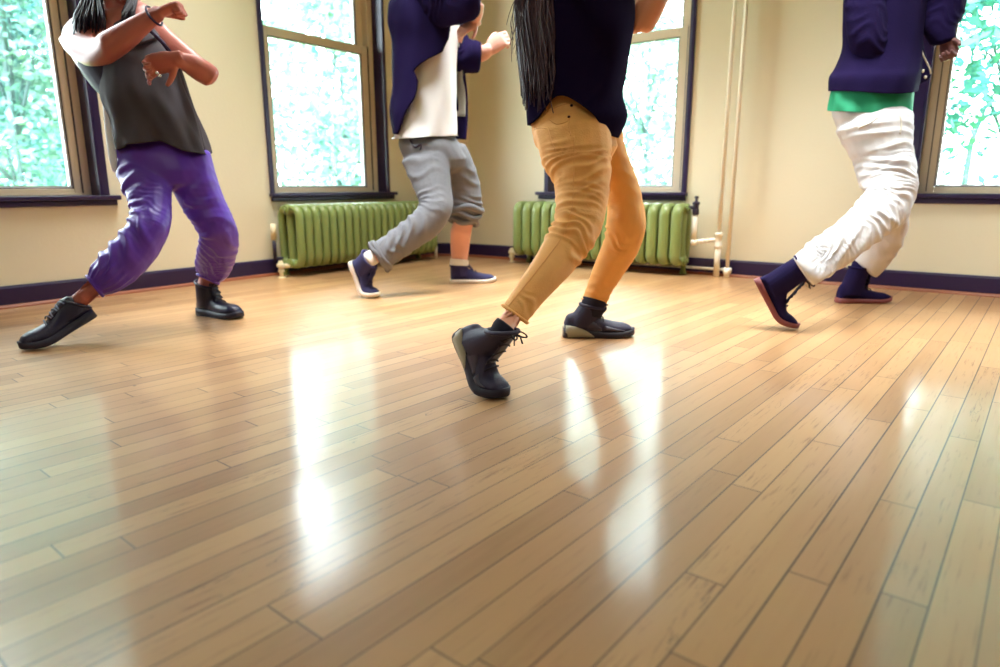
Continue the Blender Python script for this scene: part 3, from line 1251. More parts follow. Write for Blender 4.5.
    def sole(self, thick, heel=0.0, wide=1.03, over=0.0025, top=None, u0=0.0, u1=1.0, seg=44, low=0.0):
        """rubber sole following the outline; heel: extra thickness under the heel"""
        L = self.L
        mb = MB()
        us = [u0 + (u1 - u0) * i / (seg - 1) for i in range(seg)]
        rows = []
        for u in us:
            w = interp(SHOE_W, u) * wide * L / 0.28 + over
            zb = self.z0(u) + low
            t = thick + heel * max(0, 1 - u / 0.62)
            zt = zb + t
            x = u * L + (u - 0.5) * 2 * over
            rows.append([self.W(x, -w, zb + 0.002), self.W(x, -w * 1.01, (zb + zt) / 2), self.W(x, -w * 0.97, zt), self.W(x, 0, zt + 0.001),
                         self.W(x, w * 0.97, zt), self.W(x, w * 1.01, (zb + zt) / 2), self.W(x, w, zb + 0.002), self.W(x, w * 0.9, zb),
                         self.W(x, 0, zb), self.W(x, -w * 0.9, zb)])
        mb.rings(rows)
        return mb

    def laces(self, bvh_top, us, hw, rad=0.0026, lift=0.001):
        """flat lace bars over the instep; bvh_top: height table"""
        L = self.L
        mb = MB()
        for i, u in enumerate(us):
            z = interp(bvh_top, u)
            h = hw * (1 - 0.15 * i / len(us))
            pts = []
            for k in range(7):
                t = -1 + 2 * k / 6
                pts.append(self.W(u * L + 0.006 * t * (1 if i % 2 else -1), h * t, z + lift - 0.010 * t * t))
            mb.tube(pts, rad, 6)
        return mb

    def bow(self, u, z, size=0.035, rad=0.0022, dirs=((1, 1), (1, -1))):
        L = self.L
        mb = MB()
        for (fx, sy) in dirs:
            pts = []
            for k in range(13):
                t = 2 * math.pi * k / 12
                r = size * 0.5 * (1 - math.cos(t))
                pts.append(self.W(u * L + fx * r * 0.6, sy * (0.004 + size * 0.45 * abs(math.sin(t / 2)) + 0.35 * size * math.sin(t)), z + 0.012 * math.sin(t / 2) - 0.35 * r))
            mb.tube(pts, rad, 6)
            pts = [self.W(u * L, sy * 0.003, z), self.W(u * L + fx * 0.015, sy * 0.016, z - 0.004), self.W(u * L + fx * 0.022, sy * 0.024, z - 0.024)]
            mb.tube(pts, rad, 6)
        mb.ellipsoid(self.W(u * L, 0, z), Vector((0.006, 0, 0)), Vector((0, 0.006, 0)), Vector((0, 0, 0.006)), 8, 6)
        return mb


def build_shoe(person, s, spec, label=None):
    up = s.upper(spec['top'], spec['sole'], spec.get('wide', 1.0), spec.get('collar'))
    me = remesh(up, 0.0035, 3)
    sh = link('shoe', me, M[spec['mat']], person)
    if label:
        sh['label'] = label
    mb = s.sole(spec['sole'], spec.get('heel', 0.0))
    link('sole', mb.mesh('sole'), M[spec['sole_mat']], sh)
    cr = s.collar_rings(*spec['collar'])
    ln = (cr[-1][0] - cr[-1][10]) / 2
    link('collar', MB().tube([q.lerp(s.A, 0.02) for q in cr[-1]], 0.0065, 8, closed=True).mesh('collar'), M[spec.get('collar_mat', spec['mat'])], sh)
    tt = [(u, z) for u, z in spec['lace_top']]
    # tongue: from the instep up past the collar front
    fr = cr[-1][0]
    front = fr + s.leg * 0.012
    u1 = spec['tongue'][1]
    low = s.W(u1 * s.L, 0, interp(tt, u1))
    nrm = (s.W(u1 * s.L, 0, 0.2) - s.W(u1 * s.L, 0, 0.1)).normalized()
    sd = (s.W(0.3 * s.L, .1, 0.05) - s.W(0.3 * s.L, 0, 0.05)).normalized()
    rows = []
    path = []
    for i in range(9):
        t = i / 8
        c = front.lerp(low, t) + nrm * (0.004 * math.sin(math.pi * t))
        path.append(c)
        rows.append([c + sd * (0.019 * k) - nrm * (0.006 * k * k) for k in (-1, -0.5, 0, 0.5, 1)] +
                    [c + sd * (0.019 * k) - nrm * (0.006 * k * k + 0.007) for k in (1, 0.5, 0, -0.5, -1)])
    mb = MB()
    n_l = spec.get('lace_n', 5)
    for i in range(n_l):
        t = 0.22 + 0.95 * i / (n_l - 1)
        if t <= 1:
            c = front.lerp(low, t) + nrm * 0.005
        else:
            u = u1 + (t - 1) * 0.35
            c = s.W(u * s.L, 0, interp(tt, u) + 0.004)
        al = (low - front).normalized()
        pts = [c + sd * (0.024 * q) - nrm * (0.010 * q * q) + al * (0.005 * q * (1 if i % 2 else -1)) for q in (-1, -.66, -.33, 0, .33, .66, 1)]
        mb.tube(pts, 0.0028, 6)
    if spec.get('bow'):
        sz = spec['bow']
        c = front.lerp(low, 0.16) + nrm * 0.008
        for q in (-1, 1):
            out = (nrm * 0.8 + sd * (0.7 * q) - UP * 0.35).normalized()
            pr = out.cross(s.leg).normalized()
            pts = []
            for k in range(13):
                t = 2 * math.pi * k / 12
                pts.append(c + out * (sz * 0.5 * (1 - math.cos(t))) + pr * (sz * 0.28 * math.sin(t)) - UP * (0.35 * sz * (0.5 * (1 - math.cos(t))) ** 2))
            mb.tube(pts, 0.0024, 6)
            mb.tube([c, c + out * 0.014 - UP * 0.006, c + out * 0.022 - UP * 0.030], 0.0022, 6)
    # knot and eyelets
    link('laces', mb.mesh('laces'), M[spec['lace_mat']], sh)
    link('tongue', MB().rings(rows).mesh('tongue'), M[spec.get('tongue_mat', spec['mat'])], sh)
    return sh


def garment(name, parent, mb, material, voxel, smooth, limbs=None, specs=None, post=2):
    me = remesh(mb, voxel, smooth)
    if specs:
        folds(me, limbs, specs)
    o = link(name, me, M[material], parent)
    return o


def tuck(person, garm, margin=0.006):
    """keep the skin under the cloth"""
    g0 = world_loc(garm)
    bv = bvh_of(garm.data, g0)
    p0 = world_loc(person)
    me = person.data
    nrm = [v.normal.copy() for v in me.vertices]
    for v in me.vertices:
        q = v.co + p0
        loc, nor, idx, d = bv.find_nearest(q, 0.05)
        if loc is None or nor.dot(nrm[v.index]) < 0.35:
            continue
        if (q - loc).dot(nor) > -margin:
            v.co = loc - nor * margin - p0
    me.update()


def seam(name, parent, garm, lines, rad, material, lift=0.0005):
    b = bvh_of(garm.data, world_loc(garm))
    mb = MB()
    for ln in lines:
        p = snap(b, ln, lift)
        if len(p) > 2:
            mb.tube(p, rad, 6)
    if mb.v:
        return link(name, mb.mesh(name), M[material], parent)
def shell(name, parent, limb, edges, material, grow=1.0, thick=0.006, seg=44, hem=None, fold=None):
    """open garment panel: for each ring the cloth runs from angle a to angle b (degrees); hem(theta) = fraction of length"""
    n = len(limb.c)
    outer, inner = [], []
    for k in range(n):
        row, row2 = [], []
        for j in range(seg + 1):
            f = j / seg
            a_, b_ = edges(k / (n - 1))
            th = math.radians(a_ + (b_ - a_) * f)
            t = k / (n - 1) * (hem(math.degrees(th) % 360) if hem else 1.0) * (n - 1)
            i = min(int(t), n - 2)
            u = t - i
            c = limb.c[i] * (1 - u) + limb.c[i + 1] * u
            S = limb.S[i] * (1 - u) + limb.S[i + 1] * u
            D = limb.D[i]
            r = np.linalg.norm(S)
            rr = limb.rr[i] * (1 - u) + limb.rr[i + 1] * u
            g = grow
            if fold:
                g = grow * (1 + fold(k / (n - 1), th))
            dirv = S * math.cos(th) - D * r * rr * math.sin(th)
            row.append(Vector(c + dirv * g))
            row2.append(Vector(c + dirv * (g - thick / r)))
        outer.append(row)
        inner.append(row2)
    mb = MB()
    w = seg + 1
    v = [p for r in outer for p in r] + [p for r in inner for p in r]
    off = n * w
    f = []
    for k in range(n - 1):
        for j in range(seg):
            q = (k * w + j, k * w + j + 1, (k + 1) * w + j + 1, (k + 1) * w + j)
            f.append(q)
            f.append(tuple(i + off for i in reversed(q)))
    for k in range(n - 1):
        for j in (0, seg):
            q = (k * w + j, (k + 1) * w + j, (k + 1) * w + j + off, k * w + j + off)
            f.append(q if j == 0 else tuple(reversed(q)))
    for j in range(seg):
        for k in (0, n - 1):
            q = (k * w + j, k * w + j + 1, k * w + j + 1 + off, k * w + j + off)
            f.append(tuple(reversed(q)) if k == 0 else q)
    mb.add(v, f)
    me = mb.mesh(name)
    bm = bmesh.new()
    bm.from_mesh(me)
    bmesh.ops.recalc_face_normals(bm, faces=bm.faces)
    bm.to_mesh(me)
    bm.free()
    return link(name, me, M[material], parent)


def limbs(*ls):
    return [Limb(l) for l in ls]


def loft_all(mb, ls, **kw):
    out = []
    for l in ls:
        L = l if isinstance(l, Limb) else Limb(l)
        L.loft(mb, **kw)
        out.append(L)
    return out


def strands(mb, n, fn, r0, r1, seed):
    rnd = random.Random(seed)
    for i in range(n):
        pts = fn(rnd, i / n)
        m = len(pts)
        mb.tube(pts, [r0 + (r1 - r0) * k / (m - 1) for k in range(m)], 5)


# ================= dancer in purple satin trousers
def dancer_purple():
    s1 = Shoe(.268, ground(25.5, 350.5), -RIGHT * 0.66 - AWAY * 0.75, 11, 15, ref=.96)
    d1 = s1.ankle(76, 304)
    s1.set_leg(97, 284, 2.79)
    s2 = Shoe(.262, ground(239.5, 319), RIGHT - AWAY * 0.52, 0, 0, ref=.97)
    d2 = s2.ankle(205.5, 284)
    s2.set_leg(208, 270, d2 - .03)
    mb = MB()
    T = Limb([('p', 88, 10, 140, 2, 3.12, .6), ('p', 70, 20, 150, 8, 3.11, .5), ('p', 64, 36, 157, 30, 3.10, .55), ('p', 80, 67, 168, 58, 3.08, .6),
              ('p', 108, 100, 178, 92, 3.06, .62), ('p', 122, 138, 198, 132, 3.05, .64), ('p', 124, 160, 204, 158, 3.05, .6)])
    T.loft(mb)
    loft_all(mb, [
        [(112, 26, 18, 3.11), (114, 12, 13, 3.10), (116, -2, 12, 3.09), (117, -20, 12, 3.09)],
        [(74, 31, 17, 3.06), (80, 43, 16, 2.99), (90, 51, 15, 2.91), (102, 50, 14.5, 2.86), (113, 44, 13.8, 2.845), (127, 35, 12.4, 2.83), (140, 25.5, 10.2, 2.82), (151, 18, 8.4, 2.81), (159, 13, 7.6, 2.80)],
        [(150, 30, 15, 3.12), (165, 42, 12.5, 3.08), (185, 58, 11.5, 3.03), (201, 71, 11, 3.0), (211, 77, 10.5, 2.98)],
        [(212, 76.5, 10, 2.98), (201, 70, 11.2, 2.95), (191, 64, 10, 2.92), (182, 60, 7.6, 2.88), (176, 58, 7, 2.865)],
        [(148, 160, 24, 3.05), (150, 200, 16, 2.92), (149, 226, 13, 2.86)],
        [(149, 224, 13, 2.86), (120, 262, 12, 2.82), (97, 284, 9.2, 2.79), (86, 295, 8.3, (d1 + 2.79) / 2), (76, 304, 8.3, d1), (69, 311, 7, d1)],
        [(186, 160, 22, 3.05), (206, 208, 16, 3.08), (218, 230, 13, 3.11)],
        [(218, 229, 13, 3.11), (213, 262, 12, 3.25), (208, 279, 8.9, d2 - .01), (206, 286, 8.6, d2), (205, 294, 7, d2)],
    ])
    hand(mb, U(157, 14, 2.80), U(176, 6, 2.80) - U(157, 14, 2.80), -UP * 0.9 - RIGHT * 0.3, 1, 1.02, (1.25, 1.3, 1.3, 1.3), 1.0)
    hand(mb, U(177, 58.5, 2.865), -RIGHT * 0.88 - UP * 0.22, -AWAY * 0.65 - UP * 0.62, -1, 1.15, (0.55, 0.72, 0.82, 0.9), 0.35)
    hd = head(mb, U(118, -27, 3.06), -AWAY + RIGHT * 0.35 - UP * 0.1, UP - RIGHT * 0.25)
    base = (ground(218, 319) + ground(30, 352)) / 2
    base.z = 0
    p = make_person(base, mb, 'tan', 'person leaning back in purple satin trousers and olive grey tank top')
    eyes(p, hd)
    # hair, long and dark, over both shoulders
    hb = hair_cap(hd, 1.0, 1.08, 1)

    def st_(rnd, f):
        left = rnd.random() < 0.62
        x0 = 118 + (rnd.uniform(-27, -17) if left else rnd.uniform(17, 24))
        x1 = rnd.uniform(74, 106) if left else rnd.uniform(122, 134)
        y1 = rnd.uniform(22, 38) if left else rnd.uniform(18, 34)
        d = rnd.uniform(2.97, 3.04)
        return [U(118 + (x0 - 118) * 0.5, -62, 3.10), U(x0, -44, 3.10), U(x0 + (x1 - x0) * 0.25, -20, 3.09), U(x0 + (x1 - x0) * 0.7, 4, (d + 3.05) / 2), U(x1, y1 * 0.6, d), U(x1 + rnd.uniform(-2, 2), y1, d + 0.01)]
    strands(hb, 260, st_, 0.0065, 0.0025, 3)
    link('hair', hb.mesh('hair'), M['hair_black'], p)
    # trousers
    pe = Limb([('p', 121, 138, 198, 138, 3.05, .68), ('p', 116, 152, 206, 156, 3.05, .70), ('p', 121, 170, 211, 170, 3.04, .62)])
    nl = Limb([(146, 158, 27, 3.03), (146, 176, 26, 2.99), (150, 200, 20.5, 2.92), (150, 222, 19.5, 2.86), (139, 244, 20.5, 2.84),
               (122, 263, 20.5, 2.82), (106, 277, 17.5, 2.80), (95, 286, 12, 2.792)])
    fl = Limb([(187, 160, 24, 3.05), (195, 184, 22.5, 3.06), (205, 206, 20.5, 3.08), (217, 228, 18.5, 3.10), (219, 241, 19, 3.14),
               (216, 257, 18.5, 3.22), (212, 270, 16.5, 3.32), (208, 279, 11, 3.36)])
    mb = MB()
    pe.loft(mb)
    nl.loft(mb, round1=0.15)
    fl.loft(mb, round1=0.15)
    trp = garment('trousers', p, mb, 'purple', 0.0062, 3, [nl, fl, pe], [
        (0, .02, .36, .060, .45, .010, 150, 90, 1), (0, .33, .62, .045, .20, .013, 160, 80, 2), (0, .45, .98, .075, .75, .013, 110, 110, 3),
        (0, .80, 1.0, .5, 2.4, .008, 90, 180, 4), (1, .02, .5, .075, .6, .009, 120, 90, 5), (1, .42, .72, .045, .35, .010, 100, 110, 6),
        (1, .6, .98, .07, .8, .010, 60, 110, 7), (1, .82, 1.0, .5, 2.4, .008, 90, 180, 8), (0, .1, .9, .028, .9, .003, 100, 130, 9), (1, .1, .9, .028, .9, .003, 100, 130, 10)])
    tuck(p, trp)
    for L in (nl, fl):
        mb = MB()
        n = len(L.c) - 1
        mb.tube([q for q in L.ring(n, 28, 0.99)], 0.007, 8, closed=True)
        link('elastic_cuff', mb.mesh('elastic_cuff'), M['purple'], p)
    # under top and tank top
    br = Limb([('p', 73, 50, 162, 44, 3.09, .60), ('p', 80, 66, 169, 59, 3.08, .63), ('p', 92, 84, 174, 76, 3.07, .65), ('p', 105, 98, 178, 92, 3.06, .66)])
    mb = MB()
    br.loft(mb, 28, 0.1, 0.1)
    garment('sports_bra', p, mb, 'bra', 0.006, 2)
    tk = Limb([('p', 110, 32, 150, 24, 3.05, .95), ('p', 105, 48, 163, 42, 3.05, .90), ('p', 105, 66, 174, 58, 3.04, .82), ('p', 104, 94, 184, 87, 3.03, .80),
               ('p', 111, 118, 193, 111, 3.03, .80), ('p', 114, 136, 201, 133, 3.03, .80), ('p', 118, 150, 208, 153, 3.03, .80)])

    def hem(t):
        return interp([(0, 1.03), (15, 1.02), (42, 0.985), (56, 0.93), (68, 0.885), (90, 0.905), (112, 0.92), (128, 0.985), (145, 1.0), (165, 0.93), (200, 0.95), (260, 0.97), (330, 1.0), (360, 1.03)], t)
    shell('tank_top', p, tk, lambda t: (0, 360), 'tank', 1.0, 0.005, 72, hem,
          lambda t, th: t * (0.045 * math.sin(5 * th + 5 * t) + 0.036 * math.sin(9 * th - 7 * t) + 0.022 * math.sin(15 * th + 11 * t)) + 0.018 * math.sin(6 * th + 22 * t) * (1 - t))
    # yoke closes the tank over the chest, with straps
    mb = MB()
    yk = Limb([(126, 22, 17, 3.04, .8), (130, 33, 22, 3.035, .9), (135, 46, 27, 3.03, .95)])
    yk.loft(mb, 24, 0.3, 0.1)
    garment('neck_panel', p, mb, 'tank', 0.006, 2)
    mb = MB().tube([U(143, 22, 2.95), U(152, 32, 2.94), U(162, 42, 2.95), U(170, 52, 2.97)], 0.008, 8)
    link('strap', mb.mesh('strap'), M['bra'], p)
    # loose back tail of the tank, seen at the left edge
    mb = MB()
    Limb([('p', 101, 88, 106, 90, 2.98, .5), ('p', 103, 108, 110, 110, 2.97, .5), ('p', 105, 130, 114, 132, 2.96, .5), ('p', 108, 154, 117, 156, 2.95, .5), ('p', 112, 170, 117, 172, 2.95, .5)]).loft(mb, 12)
    link('shirt_tail', mb.mesh('shirt_tail'), mat('pale_blue_grey_jersey', C(224, 230, 240), 0.8), p)
    # bracelet
    c, d = U(154, 16, 2.805), (U(158, 13, 2.80) - U(150, 19, 2.81)).normalized()
    s = d.orthogonal().normalized()
    b = d.cross(s)
    mb = MB().tube([c + (s * math.cos(t) + b * math.sin(t)) * 0.037 for t in [2 * math.pi * k / 20 for k in range(20)]], 0.004, 6, closed=True)
    link('bracelet', mb.mesh('bracelet'), M['bra'], p)
    # rings on the lower hand
    for (x, y) in ((157, 73), (160, 76)):
        mb = MB().ellipsoid(U(x, y, 2.80), Vector((.006, 0, 0)), Vector((0, .006, 0)), Vector((0, 0, .006)), 8, 6)
        link('ring', mb.mesh('ring'), M['metal'], p)
    boot = dict(mat='boot', sole_mat='boot_sole', lace_mat='lace_grey', collar_mat='boot', sole=0.026, heel=0.008,
                top=[(0, .06), (.04, .095), (.15, .115), (.30, .110), (.42, .088), (.55, .070), (.7, .066), (.85, .062), (.95, .052), (1, .030)],
                collar=(.050, .041), lace_top=[(.36, .104), (.45, .088), (.56, .075), (.7, .067)], tongue=(.25, .50), lace_n=6)
    build_shoe(p, s1, boot)
    build_shoe(p, s2, dict(boot, lace_mat='lace_dark', bow=.03))
    return p


# ================= man in grey joggers
def dancer_grey():
    s1 = Shoe(.268, ground(376.5, 298), RIGHT - AWAY * 0.5, 11, 54, ref=.97)
    d1 = s1.ankle(369, 259)
    s1.set_leg(400, 243, 4.0)
    s2 = Shoe(.275, ground(495, 282), RIGHT + AWAY * 0.12, 0, 0, ref=.99)
    d2 = s2.ankle(459, 266)
    s2.set_leg(460, 245, d2 - .02)
    mb = MB()
    loft_all(mb, [
        [('p', 408, -6, 456, -6, 4.28, .6), ('p', 406, 40, 452, 38, 4.28, .6), ('p', 408, 100, 448, 98, 4.28, .6), ('p', 404, 140, 450, 138, 4.28, .6), ('p', 408, 158, 458, 155, 4.28, .6)],
        [(436, -2, 13, 4.28), (437, -14, 10, 4.27), (438, -26, 10, 4.26)],
        [(440, 6, 12, 4.12), (465, 4, 9, 3.96), (476, 5, 8, 3.94)],
        [(476, 5, 8, 3.94), (476, 14, 7, 4.0), (474, 23, 5.5, 4.06)],
        [(448, 22, 10, 4.48), (454, 48, 9, 4.47), (464, 54, 8, 4.40)],
        [(464, 54, 9, 4.40), (478, 54, 8.5, 4.35), (485, 52, 7.4, 4.33), (489, 49, 6.2, 4.32)],
        [(426, 150, 17, 4.24), (435, 205, 11, 4.09)],
        [(435, 206, 11, 4.08), (404, 240, 9.5, 4.02), (379, 254, 7.6, 3.965), (369, 259, 6.5, d1, .75), (365, 263, 5, d1, .75)],
        [(449, 150, 15, 4.34), (466, 204, 11, 4.42)],
        [(466, 203, 11, 4.42), (461.5, 228, 10.6, 4.45), (460, 245, 9.6, d2 - .02), (459.5, 259, 8, d2, .75), (459, 268, 6, d2, .7)],
    ])
    hand(mb, U(476, 23, 4.06), U(460, 31, 4.02) - U(476, 23, 4.06), -UP * 0.6 + AWAY * 0.6, 1, 0.98, (0.35, 0.4, 0.5, 0.55), 0.4)
    hand(mb, U(487, 51, 4.33), U(499, 42, 4.30) - U(487, 51, 4.33), AWAY * 0.9 - UP * 0.3, 1, 1.28, (0.62, 0.7, 0.75, 0.8), 0.5)
    hd = head(mb, U(441, -41, 4.24), RIGHT - AWAY * 0.4, UP)
    base = (ground(470, 284) + ground(373, 298)) / 2
    base.z = 0
    p = make_person(base, mb, 'fair', 'person in grey joggers, white tee and open navy jacket in front of the left radiator')
    eyes(p, hd)
    link('hair', hair_cap(hd, 1.0, 1.05).mesh('hair'), M['hair_brown'], p)
    # trousers
    pe = Limb([('p', 399, 138, 455, 136, 4.28, .66), ('p', 399, 147, 460, 145, 4.28, .74), ('p', 405, 162, 467, 158, 4.28, .62)])
    nl = Limb([(425, 156, 24, 4.245), (428, 168, 22, 4.2), (433, 188, 18.5, 4.14), (436, 206, 17, 4.08), (427, 222, 16.5, 4.06), (409, 236, 15, 4.03),
               (392, 248, 14.5, 4.0), (379, 257, 14.5, 3.975)])
    fl = Limb([(449, 156, 20, 4.34), (458, 169, 17, 4.36), (465, 188, 15.5, 4.4), (466, 206, 15.8, 4.42), (463, 222, 12.5, 4.445)])
    mb = MB()
    pe.loft(mb)
    nl.loft(mb, round1=0.15)
    fl.loft(mb, round1=0.2)
    tr = garment('trousers', p, mb, 'grey', 0.0075, 3, [nl, fl, pe], [
        (0, .0, .3, .07, .5, .010, 120, 80, 1), (0, .3, .58, .040, .2, .016, 170, 90, 2), (0, .55, 1, .08, .8, .012, 110, 100, 3), (0, .8, 1, .05, .3, .010, 90, 150, 4),
        (1, .2, .6, .08, .5, .008, 60, 90, 5), (1, .60, 1, .030, .35, .020, 90, 150, 6)])
    tuck(p, tr)
    # waistband, turned-up hems
    L = nl
    n = len(L.c) - 1
    mb = MB().tube([q + UP * (0.006 * math.sin(5 * j / 32 * 6.28)) for j, q in enumerate(L.ring(n, 32, 1.02))], 0.013, 8, closed=True)
    mb.tube([q + UP * (0.008 * math.sin(3 * j / 32 * 6.28 + 1)) for j, q in enumerate(L.ring(n - 2, 32, 1.03))], 0.014, 8, closed=True)
    link('turned_up_hem', mb.mesh('turned_up_hem'), M['grey'], p)
    n = len(fl.c) - 1
    mb = MB()
    for k, (g, r) in enumerate(((1.06, .017), (1.10, .016), (1.02, .018))):
        ring = fl.ring(n - 1 - 3 * k, 32, g)
        mb.tube([q + UP * (0.012 * math.sin(3 * j / 32 * 6.28 + k * 2)) for j, q in enumerate(ring)], r, 8, closed=True)
    link('turned_up_hem', mb.mesh('turned_up_hem'), M['grey'], p)
    seam('drawcord', p, tr, [[(410, 140), (415, 147), (421, 144), (420, 150)]], 0.006, 'black_metal')
    # tee, jacket
    te = Limb([('p', 404, -8, 458, -8, 4.28, .62), ('p', 401, 20, 460, 18, 4.28, .64), ('p', 401, 50, 457, 48, 4.28, .66), ('p', 403, 80, 456, 78, 4.28, .68),
               ('p', 399, 108, 457, 104, 4.28, .70), ('p', 395, 134, 457, 130, 4.28, .76), ('p', 394, 139, 457, 136, 4.28, .78)])
    shell('tee_shirt', p, te, lambda t: (0, 360), 'tee', 1.0, 0.005, 64, lambda a: 0.985 - 0.05 * math.exp(-((a - 80) / 35) ** 2) + 0.012 * math.sin(math.radians(4 * a)),
          lambda t, th: 0.055 * t * math.sin(4 * th + 7 * t) + 0.04 * t * math.sin(7 * th - 9 * t) + 0.02 * t * math.sin(12 * th + 14 * t))
    jk = Limb([('p', 412, -16, 460, -16, 4.28, .75), ('p', 392, -2, 464, -6, 4.28, .8), ('p', 388, 18, 464, 14, 4.28, .85), ('p', 392, 40, 463, 38, 4.28, .86), ('p', 392, 65, 466, 65, 4.28, .86),
               ('p', 392, 90, 470, 90, 4.28, .86), ('p', 390, 112, 470, 112, 4.28, .88), ('p', 393, 134, 468, 140, 4.28, .90)])
    tab = [(0, 42), (.30, 44), (.43, 50), (.50, 62), (.545, 90), (.60, 110), (.66, 104), (.76, 108), (.86, 122), (1.0, 142)]
    shell('jacket', p, jk, lambda t: (interp(tab, t), 338), 'jacket', 1.0, 0.010, 60, None,
          lambda t, th: 0.018 * math.sin(6 * th + 9 * t) * math.sin(3 * t + 1) + 0.012 * math.sin(11 * th - 14 * t))
    shell('jacket_lining', p, jk, lambda t: (285, 335), 'lining', 0.962, 0.004, 20, lambda a: 0.88)
    ns = Limb([(420, 8, 25, 4.24), (440, 4, 23, 4.08), (460, 3, 19.5, 3.97), (473, 2, 17, 3.94)])
    fs = Limb([(446, 18, 18, 4.5), (452, 42, 17, 4.48), (462, 55, 17.5, 4.41), (473, 57, 16, 4.365), (480, 57.5, 14.5, 4.35)])
    for L, s_ in ((ns, 1), (fs, 2)):
        mb = MB()
        L.loft(mb, 24, 0.4, 0.5 if s_ == 1 else 0.1)
        garment('sleeve', p, mb, 'jacket', 0.0075, 2, [L], [(0, .1, 1, .05, .3, .012, 90, 150, 20 + s_)])
    canvas = dict(mat='navy_canvas', sole_mat='white_rubber', lace_mat='navy_canvas', collar_mat='navy_canvas', sole=0.022, heel=0.002,
                  top=[(0, .05), (.04, .080), (.15, .088), (.30, .092), (.42, .084), (.55, .068), (.7, .056), (.85, .050), (.95, .041), (1, .02)],
                  collar=(.054, .043), lace_top=[(.38, .090), (.47, .079), (.58, .067), (.7, .057)], tongue=(.26, .50), lace_n=5)
    build_shoe(p, s1, canvas)
    build_shoe(p, s2, canvas)
    for secs in ([(459.5, 259.5, 9.2, d2, .75), (459, 265, 9.2, d2, .75), (458.5, 271, 7.5, d2, .75)], [(374, 256.5, 8, (d1 + 3.965) / 2, .8), (369, 259.5, 8, d1, .75), (366, 262, 6.5, d1, .75)]):
        mb = MB()
        Limb(secs).loft(mb, 20, 0.1, 0.1)
        link('sock', mb.mesh('sock'), M['sock_white'], p)
    return p


